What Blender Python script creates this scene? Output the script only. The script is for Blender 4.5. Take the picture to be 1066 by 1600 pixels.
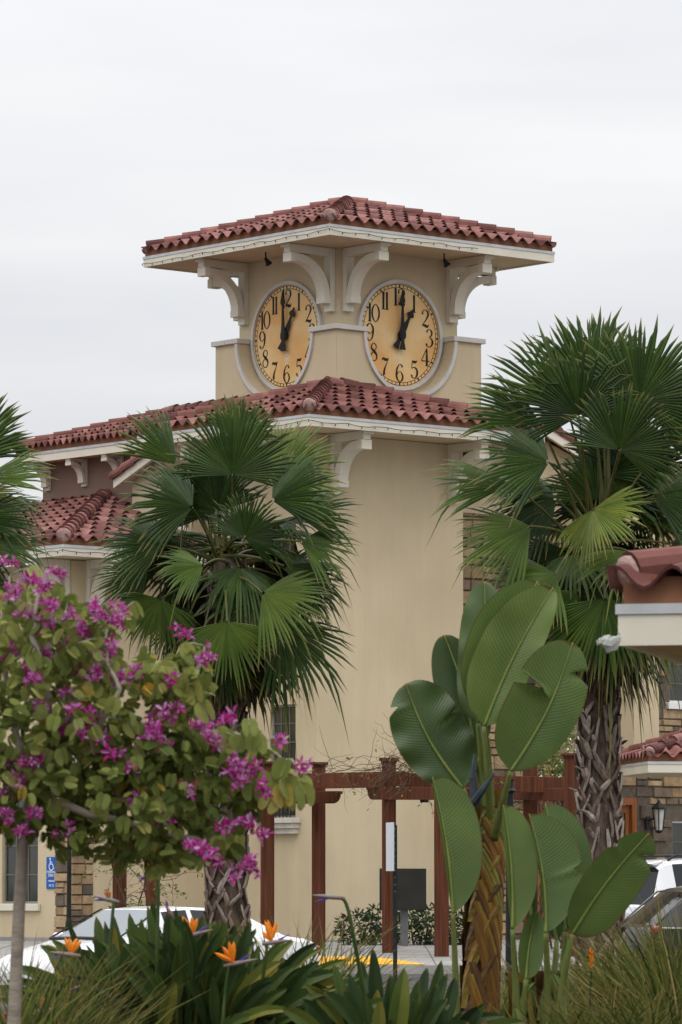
import bpy, math, random
from mathutils import Vector, Matrix

for o in list(bpy.data.objects):
    bpy.data.objects.remove(o)
sc = bpy.context.scene
COL = sc.collection
R = math.radians
V = Vector

# ------------------------------------------------------------------ camera
EYE = 1.065            # metres above the pavement at the foot of the tower
FPX = 6900.0           # focal length in photo pixels (photo is 1066 x 1600)
PITCH = math.atan((1390 - 800) / FPX)
cam = bpy.data.cameras.new("camera")
cam_ob = bpy.data.objects.new("camera", cam)
COL.objects.link(cam_ob)
cam_ob.location = (0, 0, EYE)
cam_ob.rotation_euler = (math.pi / 2 + PITCH, 0, 0)
cam.sensor_fit = 'VERTICAL'
cam.sensor_height = 36
cam.sensor_width = 36 * 1066 / 1600
cam.lens = 36 * FPX / 1600
cam.clip_start = 0.5
cam.clip_end = 6000
cam.dof.use_dof = True
cam.dof.focus_distance = 83
cam.dof.aperture_fstop = 12.0
sc.camera = cam_ob
CP, SP = math.cos(PITCH), math.sin(PITCH)


def at(px, py, Y):
    """The point at distance Y in front of the camera that the photo shows at pixel (px, py)."""
    xc = (px - 533) / FPX
    yc = (800 - py) / FPX
    t = Y / (CP - yc * SP)
    return V((xc * t, Y, EYE + t * (SP + yc * CP)))


# ------------------------------------------------------------------ sky, sun, exposure
SUN_EL, SUN_AZ = R(56), R(188)      # soft sun behind thin cloud, behind and left of the camera
w = bpy.data.worlds.new("World")
sc.world = w
w.use_nodes = True
nt = w.node_tree
nt.nodes.clear()
N, L = nt.nodes.new, nt.links.new
out = N('ShaderNodeOutputWorld')
bg = N('ShaderNodeBackground')
sky = N('ShaderNodeTexSky')
sky.sky_type = 'NISHITA'
sky.sun_disc = False
sky.sun_elevation = SUN_EL
sky.sun_rotation = SUN_AZ
bg.inputs[1].default_value = 0.1
tc = N('ShaderNodeTexCoord')
sep = N('ShaderNodeSeparateXYZ')
L(tc.outputs['Generated'], sep.inputs[0])
# an overcast deck grows brighter towards the zenith
grad = N('ShaderNodeMath'); grad.operation = 'MULTIPLY_ADD'
cl = N('ShaderNodeMath'); cl.operation = 'MAXIMUM'; cl.inputs[1].default_value = 0.0
L(sep.outputs['Z'], cl.inputs[0])
pw = N('ShaderNodeMath'); pw.operation = 'POWER'; pw.inputs[1].default_value = 1.7
L(cl.outputs[0], pw.inputs[0]); L(pw.outputs[0], grad.inputs[0]); grad.inputs[1].default_value = 3.0; grad.inputs[2].default_value = 1.0
mp = N('ShaderNodeMapping'); mp.inputs['Scale'].default_value = (2.2, 2.2, 14.0); mp.inputs['Location'].default_value = (0.7, 0.2, 0.35)
L(tc.outputs['Generated'], mp.inputs[0])
no = N('ShaderNodeTexNoise'); no.inputs['Scale'].default_value = 1.6; no.inputs['Detail'].default_value = 4; no.inputs['Roughness'].default_value = 0.5
L(mp.outputs[0], no.inputs['Vector'])
ramp = N('ShaderNodeValToRGB')
ramp.color_ramp.elements[0].position = 0.30; ramp.color_ramp.elements[0].color = (6.95, 7.05, 7.4, 1)
ramp.color_ramp.elements[1].position = 0.66; ramp.color_ramp.elements[1].color = (8.5, 8.55, 8.6, 1)
L(no.outputs[0], ramp.inputs[0])
mul = N('ShaderNodeVectorMath'); mul.operation = 'SCALE'
L(ramp.outputs[0], mul.inputs[0]); L(grad.outputs[0], mul.inputs['Scale'])
mix = N('ShaderNodeMix'); mix.data_type = 'RGBA'; mix.inputs[0].default_value = 0.95
L(sky.outputs[0], mix.inputs[6]); L(mul.outputs[0], mix.inputs[7])
L(mix.outputs[2], bg.inputs[0]); L(bg.outputs[0], out.inputs[0])

sl = bpy.data.lights.new("sun", 'SUN')
sl.energy = 0.6
sl.angle = R(25)
sl.color = (1.0, 0.96, 0.9)
so = bpy.data.objects.new("sun", sl)
COL.objects.link(so)
sd = V((math.sin(SUN_AZ) * math.cos(SUN_EL), math.cos(SUN_AZ) * math.cos(SUN_EL), math.sin(SUN_EL)))
so.rotation_euler = (-sd).to_track_quat('-Z', 'Y').to_euler()
so.location = sd * 60

vs = sc.view_settings
vs.view_transform = 'Standard'
vs.look = 'None'
vs.exposure = 0.0
vs.gamma = 1.0
vs.use_curve_mapping = False
sc.cycles.max_bounces = 6
sc.cycles.transparent_max_bounces = 8
sc.cycles.use_denoising = True

rng = random.Random(11)


# ------------------------------------------------------------------ mesh builder
class MB:
    def __init__(s):
        s.v, s.f, s.mi, s.tint, s.al, s.uv = [], [], [], [], [], None

    def add(s, vs_, fs, m=0, t=0.5, al=None):
        n = len(s.v)
        s.v.extend([tuple(p) for p in vs_])
        s.al.extend(al if al is not None else [0.0] * len(vs_))
        for f in fs:
            s.f.append([i + n for i in f]); s.mi.append(m); s.tint.append(t)

    def box(s, lo, hi, m=0, t=0.5):
        (a, b, c), (d, e, f) = lo, hi
        s.add([(a, b, c), (d, b, c), (d, e, c), (a, e, c), (a, b, f), (d, b, f), (d, e, f), (a, e, f)],
              [(0, 3, 2, 1), (4, 5, 6, 7), (0, 1, 5, 4), (1, 2, 6, 5), (2, 3, 7, 6), (3, 0, 4, 7)], m, t)

    def obox(s, o, ax, ay, az, m=0, t=0.5):
        """box from corner o along three edge vectors"""
        o, ax, ay, az = V(o), V(ax), V(ay), V(az)
        p = [o, o + ax, o + ax + ay, o + ay]
        p += [q + az for q in p]
        s.add(p, [(0, 3, 2, 1), (4, 5, 6, 7), (0, 1, 5, 4), (1, 2, 6, 5), (2, 3, 7, 6), (3, 0, 4, 7)], m, t)

    def prism(s, poly, o, ax, ay, dz, m=0, t=0.5):
        """flat outline poly (x,y) in the frame (ax, ay) at o, thickened by vector dz"""
        o, ax, ay, dz = V(o), V(ax), V(ay), V(dz)
        a = [o + ax * x + ay * y for x, y in poly]
        n = len(a)
        s.add(a + [p + dz for p in a],
              [tuple(range(n - 1, -1, -1)), tuple(range(n, 2 * n))] + [(i, (i + 1) % n, n + (i + 1) % n, n + i) for i in range(n)], m, t)

    def strip(s, A, B, m=0, t=0.5, close=False):
        n = len(A)
        k = n if close else n - 1
        s.add(list(A) + list(B), [(i, (i + 1) % n, n + (i + 1) % n, n + i) for i in range(k)], m, t)

    def band(s, A, B, dz, m=0, t=0.5, close=False):
        """solid ribbon between two polylines thickened by dz"""
        dz = V(dz)
        A = [V(p) for p in A]; B = [V(p) for p in B]
        A2 = [p + dz for p in A]; B2 = [p + dz for p in B]
        for P, Q in ((A, B), (B, B2), (B2, A2), (A2, A)):
            s.strip(P, Q, m, t, close)
        if not close:
            s.add([A[0], B[0], B2[0], A2[0]], [(0, 1, 2, 3)], m, t)
            s.add([A[-1], B[-1], B2[-1], A2[-1]], [(0, 1, 2, 3)], m, t)

    def tube(s, pts, rad, n=6, m=0, t=0.5, cap=True):
        pts = [V(p) for p in pts]
        if not isinstance(rad, (list, tuple)):
            rad = [rad] * len(pts)
        vs_ = []
        up = V((0.13, 0.21, 0.97))
        for i, p in enumerate(pts):
            d = (pts[min(i + 1, len(pts) - 1)] - pts[max(i - 1, 0)])
            if d.length < 1e-9:
                d = V((0, 0, 1))
            d.normalize()
            u = up - d * up.dot(d)
            if u.length < 0.1:
                u = V((1, 0, 0)) - d * d.x
            u.normalize()
            up = u
            q = d.cross(u)
            for k in range(n):
                a = 2 * math.pi * k / n
                vs_.append(p + (u * math.cos(a) + q * math.sin(a)) * rad[i])
        fs = []
        for i in range(len(pts) - 1):
            for k in range(n):
                fs.append((i * n + k, i * n + (k + 1) % n, (i + 1) * n + (k + 1) % n, (i + 1) * n + k))
        if cap:
            fs.append(tuple(range(n - 1, -1, -1)))
            fs.append(tuple(range((len(pts) - 1) * n, len(pts) * n)))
        s.add(vs_, fs, m, t)

    def lathe(s, o, prof, n=12, m=0, t=0.5):
        o = V(o)
        vs_ = []
        for r_, z in prof:
            for k in range(n):
                a = 2 * math.pi * k / n
                vs_.append(o + V((r_ * math.cos(a), r_ * math.sin(a), z)))
        fs = [(i * n + k, i * n + (k + 1) % n, (i + 1) * n + (k + 1) % n, (i + 1) * n + k) for i in range(len(prof) - 1) for k in range(n)]
        fs.append(tuple(range(n - 1, -1, -1)))
        fs.append(tuple(range((len(prof) - 1) * n, len(prof) * n)))
        s.add(vs_, fs, m, t)

    def build(s, name, mats, parent=None, smooth=False, bevel=0, offset=None):
        me = bpy.data.meshes.new(name)
        vs_ = s.v if offset is None else [(x - offset[0], y - offset[1], z - offset[2]) for x, y, z in s.v]
        me.from_pydata(vs_, [], s.f)
        if not isinstance(mats, (list, tuple)):
            mats = [mats]
        for m in mats:
            me.materials.append(m)
        me.polygons.foreach_set('material_index', s.mi)
        if smooth:
            me.polygons.foreach_set('use_smooth', [True] * len(s.f))
        at_ = me.attributes.new('tint', 'FLOAT', 'FACE'); at_.data.foreach_set('value', s.tint)
        at_ = me.attributes.new('along', 'FLOAT', 'POINT'); at_.data.foreach_set('value', s.al)
        if s.uv:
            uvl = me.uv_layers.new(name='UVMap')
            for lp in me.loops:
                uvl.data[lp.index].uv = s.uv[lp.vertex_index]
        me.update()
        o = bpy.data.objects.new(name, me)
        COL.objects.link(o)
        if parent is not None:
            o.parent = parent
        if offset is not None:
            o.location = offset
        if bevel:
            b = o.modifiers.new('bevel', 'BEVEL'); b.width = bevel; b.segments = 2; b.limit_method = 'ANGLE'
        return o


def tag(o, label=None, cat=None, group=None, kind=None):
    if label: o['label'] = label
    if cat: o['category'] = cat
    if group: o['group'] = group
    if kind: o['kind'] = kind
    return o


def thing(name, label, cat, loc=(0, 0, 0), rz=0, group=None):
    o = bpy.data.objects.new(name, None)
    o.empty_display_size = 0.3
    COL.objects.link(o)
    o.location = loc
    o.rotation_euler = (0, 0, rz)
    return tag(o, label, cat, group)


# ------------------------------------------------------------------ materials
def mk(name, c1, c2=None, scale=3.0, rough=0.7, bump=0.0, bscale=40.0, spec=0.3, metal=0.0, ramp=None, tamt=0.0,
       transl=0.0, tips=None, coat=0.0, stretch=None, wave=None, detail=5, contrast=(0.35, 0.65), streak=0.0):
    m = bpy.data.materials.new(name)
    m.use_nodes = True
    t = m.node_tree
    n, l = t.nodes.new, t.links.new
    b = t.nodes['Principled BSDF']
    b.inputs['Roughness'].default_value = rough
    b.inputs['Specular IOR Level'].default_value = spec * (0.4 if rough > .3 else 1.0)
    b.inputs['Metallic'].default_value = metal
    b.inputs['Coat Weight'].default_value = coat
    b.inputs['Coat Roughness'].default_value = 0.05
    tc_ = n('ShaderNodeTexCoord')
    vec = tc_.outputs['Object']
    if stretch:
        mp_ = n('ShaderNodeMapping'); mp_.inputs['Scale'].default_value = stretch
        l(vec, mp_.inputs[0]); vec = mp_.outputs[0]
    nz = n('ShaderNodeTexNoise'); nz.inputs['Scale'].default_value = scale; nz.inputs['Detail'].default_value = detail
    l(vec, nz.inputs['Vector'])
    cr = n('ShaderNodeValToRGB')
    cr.color_ramp.elements[0].position = contrast[0]; cr.color_ramp.elements[1].position = contrast[1]
    cr.color_ramp.elements[0].color = (*c1, 1); cr.color_ramp.elements[1].color = (*(c2 or c1), 1)
    l(nz.outputs[0], cr.inputs[0])
    colr = cr.outputs[0]
    if ramp:
        a = n('ShaderNodeAttribute'); a.attribute_name = 'tint'
        r2 = n('ShaderNodeValToRGB')
        els = r2.color_ramp.elements
        els[0].position, els[0].color = ramp[0][0], (*ramp[0][1], 1)
        els[1].position, els[1].color = ramp[-1][0], (*ramp[-1][1], 1)
        for p_, c_ in ramp[1:-1]:
            e = els.new(p_); e.color = (*c_, 1)
        l(a.outputs['Fac'], r2.inputs[0])
        mx = n('ShaderNodeMix'); mx.data_type = 'RGBA'; mx.blend_type = 'MULTIPLY'; mx.inputs[0].default_value = 1
        l(r2.outputs[0], mx.inputs[6]); l(colr, mx.inputs[7]); colr = mx.outputs[2]
    elif tamt:
        a = n('ShaderNodeAttribute'); a.attribute_name = 'tint'
        mr = n('ShaderNodeMapRange'); mr.inputs[3].default_value = 1 - tamt; mr.inputs[4].default_value = 1 + tamt
        l(a.outputs['Fac'], mr.inputs[0])
        sc_ = n('ShaderNodeVectorMath'); sc_.operation = 'SCALE'
        l(colr, sc_.inputs[0]); l(mr.outputs[0], sc_.inputs['Scale']); colr = sc_.outputs[0]
    if tips:
        a = n('ShaderNodeAttribute'); a.attribute_name = 'along'
        r3 = n('ShaderNodeMapRange'); r3.inputs[1].default_value = tips[0]; r3.inputs[2].default_value = tips[1]
        l(a.outputs['Fac'], r3.inputs[0])
        mx = n('ShaderNodeMix'); mx.data_type = 'RGBA'
        l(r3.outputs[0], mx.inputs[0]); l(colr, mx.inputs[6]); mx.inputs[7].default_value = (*tips[2], 1); colr = mx.outputs[2]
    l(colr, b.inputs['Base Color'])
    if bump:
        n2 = n('ShaderNodeTexNoise'); n2.inputs['Scale'].default_value = bscale; n2.inputs['Detail'].default_value = 4
        l(vec, n2.inputs['Vector'])
        bp = n('ShaderNodeBump'); bp.inputs['Strength'].default_value = bump; bp.inputs['Distance'].default_value = 0.02
        l(n2.outputs[0], bp.inputs['Height'])
        l(bp.outputs[0], b.inputs['Normal'])
    if wave:
        uvn = n('ShaderNodeUVMap')
        wv = n('ShaderNodeTexWave'); wv.bands_direction = 'Y'; wv.inputs['Scale'].default_value = wave[0]
        wv.inputs['Distortion'].default_value = 1.2; wv.inputs['Detail'].default_value = 2; wv.inputs['Detail Scale'].default_value = 2
        l(uvn.outputs[0], wv.inputs['Vector'])
        bp = n('ShaderNodeBump'); bp.inputs['Strength'].default_value = wave[1]; bp.inputs['Distance'].default_value = 0.02
        l(wv.outputs[0], bp.inputs['Height'])
        l(bp.outputs[0], b.inputs['Normal'])
        vr = n('ShaderNodeMapRange'); vr.inputs[3].default_value = .92; vr.inputs[4].default_value = 1.05
        l(wv.outputs[0], vr.inputs[0])
        vm = n('ShaderNodeVectorMath'); vm.operation = 'SCALE'
        l(colr, vm.inputs[0]); l(vr.outputs[0], vm.inputs['Scale']); colr = vm.outputs[0]
        l(colr, b.inputs['Base Color'])
    if streak:
        ms_ = n('ShaderNodeMapping'); ms_.inputs['Scale'].default_value = (1.6, 1.6, 0.16)
        l(tc_.outputs['Object'], ms_.inputs[0])
        n3 = n('ShaderNodeTexNoise'); n3.inputs['Scale'].default_value = 2.2; n3.inputs['Detail'].default_value = 6; n3.inputs['Roughness'].default_value = .65
        l(ms_.outputs[0], n3.inputs['Vector'])
        vr = n('ShaderNodeMapRange'); vr.inputs[1].default_value = .25; vr.inputs[2].default_value = .75; vr.inputs[3].default_value = 1 - streak; vr.inputs[4].default_value = 1 + streak * .5
        l(n3.outputs[0], vr.inputs[0])
        vm = n('ShaderNodeVectorMath'); vm.operation = 'SCALE'
        l(colr, vm.inputs[0]); l(vr.outputs[0], vm.inputs['Scale']); colr = vm.outputs[0]
        l(colr, b.inputs['Base Color'])
    if transl:
        tr = n('ShaderNodeBsdfTranslucent')
        l(colr, tr.inputs[0])
        ms = n('ShaderNodeMixShader'); ms.inputs[0].default_value = transl
        l(b.outputs[0], ms.inputs[1]); l(tr.outputs[0], ms.inputs[2])
        l(ms.outputs[0], t.nodes['Material Output'].inputs[0])
    return m


M = {}
M['stucco'] = mk('stucco', (0.505, 0.418, 0.278), (0.57, 0.472, 0.32), 0.55, 0.9, 0.22, 34, 0.15, detail=9, streak=.075)
M['stucco_brown'] = mk('stucco_brown', (0.20, 0.135, 0.105), (0.225, 0.155, 0.12), 0.6, 0.9, 0.4, 30, 0.15, detail=9, streak=.05)
M['trim'] = mk('trim_paint', (0.60, 0.56, 0.46), (0.66, 0.62, 0.52), 1.6, 0.6, 0.05, 30, 0.3)
M['coping'] = mk('coping_paint', (0.50, 0.475, 0.43), (0.56, 0.53, 0.485), 2, 0.6, 0.05, 30, 0.3)
M['drip'] = mk('drip_edge_metal', (0.42, 0.43, 0.44), (0.5, 0.51, 0.52), 3, 0.45, 0, 30, 0.5)
M['tile'] = mk('roof_tile_clay', (0.62, 0.64, 0.65), (1.12, 1.12, 1.12), 4, 0.75, 0.15, 60, 0.25,
               ramp=[(0, (0.085, 0.034, 0.03)), (0.3, (0.165, 0.066, 0.056)), (0.7, (0.225, 0.093, 0.08)), (1, (0.29, 0.14, 0.122))], contrast=(0.3, 0.7))
M['mortar'] = mk('pale_mortar', (0.25, 0.14, 0.12), (0.36, 0.245, 0.22), 9, 0.9, 0.4, 40, 0.2)
M['closure'] = mk('eave_closure', (0.19, 0.085, 0.05), (0.24, 0.115, 0.065), 5, 0.85, 0.2, 50, 0.2)
M['ring'] = mk('clock_ring_paint', (0.48, 0.46, 0.43), (0.55, 0.53, 0.5), 3, 0.5, 0, 30, 0.4)
M['dial'] = mk('amber_dial', (0.70, 0.39, 0.14), (0.75, 0.54, 0.27), 1.1, 0.55, 0, 30, 0.3, detail=7, contrast=(0.36, 0.58))
M['black'] = mk('black_paint', (0.012, 0.014, 0.014), (0.02, 0.022, 0.02), 5, 0.5, 0, 30, 0.4)
M['ghost'] = mk('pale_emblem', (0.75, 0.6, 0.42), None, 5, 0.5)
M['glass'] = mk('window_glass', (0.018, 0.022, 0.02), (0.05, 0.05, 0.04), 1.2, 0.04, 0, 30, 0.6)
M['white'] = mk('white_frame', (0.72, 0.72, 0.70), (0.78, 0.78, 0.76), 4, 0.45, 0, 30, 0.4)
M['darkframe'] = mk('bronze_frame', (0.22, 0.2, 0.16), (0.27, 0.25, 0.2), 4, 0.5)
M['muntin'] = mk('window_muntin', (0.16, 0.145, 0.11), None, 4, 0.5)
M['iron'] = mk('dark_iron', (0.018, 0.017, 0.018), (0.03, 0.028, 0.028), 8, 0.5, 0, 30, 0.4)
M['cast'] = mk('cast_stone', (0.50, 0.475, 0.42), (0.6, 0.57, 0.51), 4, 0.8, 0.15, 50, 0.2)
M['stone'] = mk('ledge_stone', (0.65, 0.65, 0.65), (1.15, 1.12, 1.08), 7, 0.9, 0.5, 30, 0.2,
                ramp=[(0, (0.10, 0.088, 0.078)), (0.18, (0.18, 0.14, 0.105)), (0.42, (0.34, 0.235, 0.135)), (0.75, (0.42, 0.315, 0.2)), (1, (0.48, 0.345, 0.195))], contrast=(0.25, 0.75))
M['joint'] = mk('stone_joint', (0.10, 0.085, 0.065), (0.15, 0.125, 0.1), 9, 0.95, 0.3, 60, 0.1)
M['redwood'] = mk('redwood_stain', (0.060, 0.021, 0.011), (0.125, 0.047, 0.026), 2.4, 0.75, 0.3, 14, 0.25, stretch=(12, 12, 0.5), tamt=0.25, contrast=(.3, .7))
M['doorwood'] = mk('door_wood', (0.22, 0.075, 0.025), (0.32, 0.11, 0.035), 3, 0.45, 0.1, 20, 0.4, stretch=(9, 9, 0.8))
M['concrete'] = mk('concrete', (0.22, 0.215, 0.20), (0.30, 0.29, 0.27), 1.5, 0.9, 0.2, 40, 0.2, detail=8)
M['asphalt'] = mk('asphalt', (0.045, 0.045, 0.045), (0.085, 0.083, 0.08), 0.8, 0.9, 0.35, 90, 0.25, detail=9)
M['yellow'] = mk('tactile_yellow', (0.68, 0.34, 0.03), (0.75, 0.42, 0.05), 3, 0.6, 0.05, 40, 0.3)
M['redcurb'] = mk('red_kerb_paint', (0.20, 0.02, 0.025), (0.30, 0.045, 0.045), 3, 0.6, 0.15, 40, 0.3)
M['soil'] = mk('bark_mulch', (0.04, 0.027, 0.018), (0.09, 0.062, 0.042), 9, 0.95, 0.6, 40, 0.1)
M['earth'] = mk('bare_ground', (0.12, 0.11, 0.09), (0.2, 0.185, 0.15), 0.05, 0.95, 0.2, 3, 0.1)
M['palm'] = mk('palm_leaf', (0.8, 0.8, 0.8), (1.2, 1.2, 1.1), 2.5, 0.42, 0, 30, 0.45, transl=0.2, tips=(0.8, 1.02, (0.22, 0.19, 0.06)),
               ramp=[(0, (0.012, 0.026, 0.005)), (0.35, (0.032, 0.064, 0.011)), (0.7, (0.078, 0.122, 0.021)), (1, (0.145, 0.165, 0.03))])
M['palm_dry'] = mk('palm_dry_leaf', (0.7, 0.7, 0.7), (1.2, 1.2, 1.2), 5, 0.8, 0, 30, 0.2, transl=0.1,
                   ramp=[(0, (0.035, 0.024, 0.016)), (0.5, (0.10, 0.068, 0.04)), (1, (0.2, 0.145, 0.085))])
M['petiole'] = mk('palm_petiole', (0.045, 0.06, 0.016), (0.10, 0.09, 0.025), 4, 0.45, 0, 30, 0.4)
M['boot'] = mk('palm_boot', (0.6, 0.6, 0.6), (1.25, 1.22, 1.2), 9, 0.9, 0.5, 40, 0.15, stretch=(3, 3, 0.8),
               ramp=[(0, (0.07, 0.05, 0.04)), (0.4, (0.20, 0.155, 0.125)), (0.75, (0.33, 0.28, 0.24)), (1, (0.42, 0.37, 0.33))])
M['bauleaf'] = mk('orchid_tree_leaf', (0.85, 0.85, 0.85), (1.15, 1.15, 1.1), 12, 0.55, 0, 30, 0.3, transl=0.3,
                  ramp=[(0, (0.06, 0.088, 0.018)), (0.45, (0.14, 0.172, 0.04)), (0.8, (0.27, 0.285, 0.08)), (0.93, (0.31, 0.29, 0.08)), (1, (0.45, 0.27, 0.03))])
M['bloom'] = mk('orchid_blossom', (0.9, 0.9, 0.9), (1.1, 1.1, 1.1), 20, 0.6, 0, 30, 0.2, transl=0.3,
                ramp=[(0, (0.20, 0.006, 0.075)), (0.5, (0.38, 0.02, 0.19)), (0.85, (0.44, 0.07, 0.32)), (1, (0.56, 0.27, 0.50))])
M['bark'] = mk('smooth_bark', (0.20, 0.17, 0.135), (0.32, 0.28, 0.23), 5, 0.85, 0.4, 25, 0.2, stretch=(1, 1, 2.5))
M['twig'] = mk('twig_bark', (0.07, 0.05, 0.035), (0.13, 0.095, 0.065), 9, 0.9, 0.2, 40, 0.1)
M['paddle'] = mk('giant_paddle_leaf', (0.72, 0.76, 0.78), (1.2, 1.18, 1.1), 1.6, 0.36, 0, 30, 0.8, transl=0.22, tips=(0.955, 1.0, (0.10, 0.075, 0.02)), wave=(12.0, 0.12),
                 ramp=[(0, (0.036, 0.066, 0.020)), (0.5, (0.076, 0.122, 0.034)), (1, (0.15, 0.21, 0.055))])
M['midrib'] = mk('paddle_midrib', (0.12, 0.17, 0.04), (0.2, 0.23, 0.06), 5, 0.45, 0, 30, 0.4)
M['stalk'] = mk('paddle_stalk', (0.8, 0.8, 0.8), (1.15, 1.15, 1.15), 4, 0.5, 0.15, 30, 0.4, stretch=(5, 5, 0.6),
                ramp=[(0, (0.028, 0.02, 0.014)), (0.25, (0.10, 0.05, 0.018)), (0.5, (0.21, 0.10, 0.018)), (0.68, (0.19, 0.135, 0.025)), (0.8, (0.12, 0.14, 0.035)), (1, (0.12, 0.17, 0.05))])
M['lance'] = mk('lance_leaf', (0.85, 0.85, 0.85), (1.15, 1.15, 1.1), 6, 0.42, 0, 30, 0.45, transl=0.15,
                tips=(0.93, 1.0, (0.14, 0.10, 0.03)), ramp=[(0, (0.014, 0.028, 0.010)), (0.5, (0.034, 0.062, 0.018)), (0.85, (0.075, 0.112, 0.024)), (1, (0.20, 0.17, 0.03))])
M['orange'] = mk('orange_sepal', (0.75, 0.2, 0.015), (0.85, 0.3, 0.025), 8, 0.5, 0, 30, 0.3, transl=0.25)
M['faded'] = mk('faded_sepal', (0.35, 0.13, 0.03), (0.45, 0.2, 0.06), 8, 0.7, 0, 30, 0.3, transl=0.2)
M['beak'] = mk('flower_beak', (0.24, 0.12, 0.13), (0.20, 0.19, 0.17), 6, 0.5, 0, 30, 0.3)
M['tongue'] = mk('blue_tongue', (0.08, 0.05, 0.28), None, 8, 0.5)
M['grass'] = mk('grass_blade', (0.85, 0.85, 0.85), (1.15, 1.15, 1.1), 6, 0.55, 0, 30, 0.3, transl=0.25, tips=(0.82, 1.0, (0.26, 0.17, 0.07)),
                ramp=[(0, (0.022, 0.038, 0.008)), (0.45, (0.068, 0.092, 0.018)), (0.8, (0.16, 0.165, 0.04)), (1, (0.34, 0.26, 0.11))])
M['hedge'] = mk('hedge_leaf', (0.8, 0.8, 0.8), (1.2, 1.2, 1.2), 6, 0.45, 0, 30, 0.4, transl=0.12,
                ramp=[(0, (0.012, 0.024, 0.012)), (0.6, (0.03, 0.055, 0.024)), (1, (0.06, 0.095, 0.035))])
M['vineleaf'] = mk('vine_leaf', (0.8, 0.8, 0.8), (1.2, 1.2, 1.2), 6, 0.5, 0, 30, 0.3, transl=0.3,
                   ramp=[(0, (0.04, 0.075, 0.02)), (0.6, (0.11, 0.16, 0.035)), (0.9, (0.24, 0.25, 0.05)), (1, (0.42, 0.3, 0.05))])
M['petalwhite'] = mk('white_petal', (0.7, 0.66, 0.64), (0.78, 0.72, 0.7), 9, 0.6, transl=0.2)
M['carwhite'] = mk('white_car_paint', (0.70, 0.71, 0.72), None, 4, 0.25, 0, 30, 0.5, coat=0.6)
M['carblack'] = mk('black_car_paint', (0.006, 0.007, 0.008), None, 4, 0.25, 0, 30, 0.25, coat=0.25)
M['carglass'] = mk('car_glass', (0.012, 0.015, 0.017), None, 4, 0.03, 0, 30, 0.3)
M['windscreen'] = mk('windscreen_glass', (0.10, 0.125, 0.135), None, 4, 0.03, 0, 30, 0.9)
M['rubber'] = mk('rubber', (0.018, 0.018, 0.018), (0.03, 0.03, 0.03), 6, 0.85, 0, 30, 0.2)
M['alloy'] = mk('alloy', (0.45, 0.45, 0.46), None, 6, 0.3, 0, 30, 0.5, metal=0.8)
M['redlens'] = mk('red_lens', (0.30, 0.012, 0.015), None, 6, 0.15, 0, 30, 0.6, coat=0.5)
M['clearlens'] = mk('clear_lens', (0.6, 0.6, 0.6), None, 6, 0.12, 0, 30, 0.6, coat=0.5)
M['greenpost'] = mk('dark_green_post', (0.012, 0.022, 0.02), (0.02, 0.03, 0.028), 6, 0.45, 0, 30, 0.4)
M['signwhite'] = mk('sign_white', (0.62, 0.66, 0.70), None, 4, 0.45)
M['signdark'] = mk('sign_dark_back', (0.026, 0.026, 0.022), (0.036, 0.035, 0.03), 3, 0.6)
M['steel'] = mk('grey_steel', (0.12, 0.125, 0.125), (0.16, 0.165, 0.165), 6, 0.5, 0, 30, 0.4)
M['signblue'] = mk('sign_blue', (0.02, 0.10, 0.40), None, 4, 0.5)
M['lampglass'] = mk('frosted_lamp_glass', (0.55, 0.56, 0.55), (0.65, 0.66, 0.65), 5, 0.3, 0, 30, 0.4)
M['plastic'] = mk('white_plastic', (0.38, 0.39, 0.36), (0.6, 0.62, 0.58), 9, 0.5, transl=0.2)

# ================================================================== the ground
def gz(Y):
    """height of the parking lot: it falls gently from the building to the planting bed"""
    if Y < 57: return -0.65
    if Y < 70.2: return -0.65 + (Y - 57) / 13.2 * 0.386
    return -0.264


def sw(Y):
    """height of the pavement"""
    if Y < 78: return -0.13 + (Y - 70.3) / 7.7 * 0.16
    return min(0.03 + (Y - 78) / 6 * 0.06, 0.09)


mb = MB()
ys = [-40, 0, 20, 57, 60, 65, 70.2, 90, 140, 400, 1500, 4000]
mb.strip([V((-2500, y, gz(y))) for y in ys], [V((2500, y, gz(y))) for y in ys])
tag(mb.build('ground', M['asphalt']), kind='structure')
mb = MB()
ys = [70.3, 70.8, 72, 74, 76, 78, 80, 82, 84, 110]
mb.strip([V((-30, y, sw(y))) for y in ys], [V((30, y, sw(y))) for y in ys])
mb.add([(-30, 70.3, sw(70.3)), (30, 70.3, sw(70.3)), (30, 70.27, -0.30), (-30, 70.27, -0.30)], [(0, 1, 2, 3)])
for x in [i * 1.5 - 30 for i in range(41)]:      # tooled joints
    mb.strip([V((x, y, sw(y) + .004)) for y in ys[:-1]], [V((x + .018, y, sw(y) + .004)) for y in ys[:-1]], 1)
for y in (72.2, 73.7, 75.2, 76.7, 78.2, 79.7):
    mb.add([(-30, y, sw(y) + .005), (30, y, sw(y) + .005), (30, y + .02, sw(y + .02) + .005), (-30, y + .02, sw(y + .02) + .005)], [(0, 1, 2, 3)], 1)
tag(mb.build('pavement', [M['concrete'], M['joint']]), kind='structure')
mb = MB()
mb.box((-30, 14, -0.9), (30, 56.5, -0.6))
tag(mb.build('planting_bed', M['soil']), kind='structure')
mb = MB()
mb.box((-30, 56.503, -0.9), (30, 56.66, -0.5))
mb.box((-30, 56.66, -0.9), (30, 57.1, -0.642))
o = mb.build('kerb', M['redcurb'], bevel=0.015)
tag(o, kind='structure')

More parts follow.
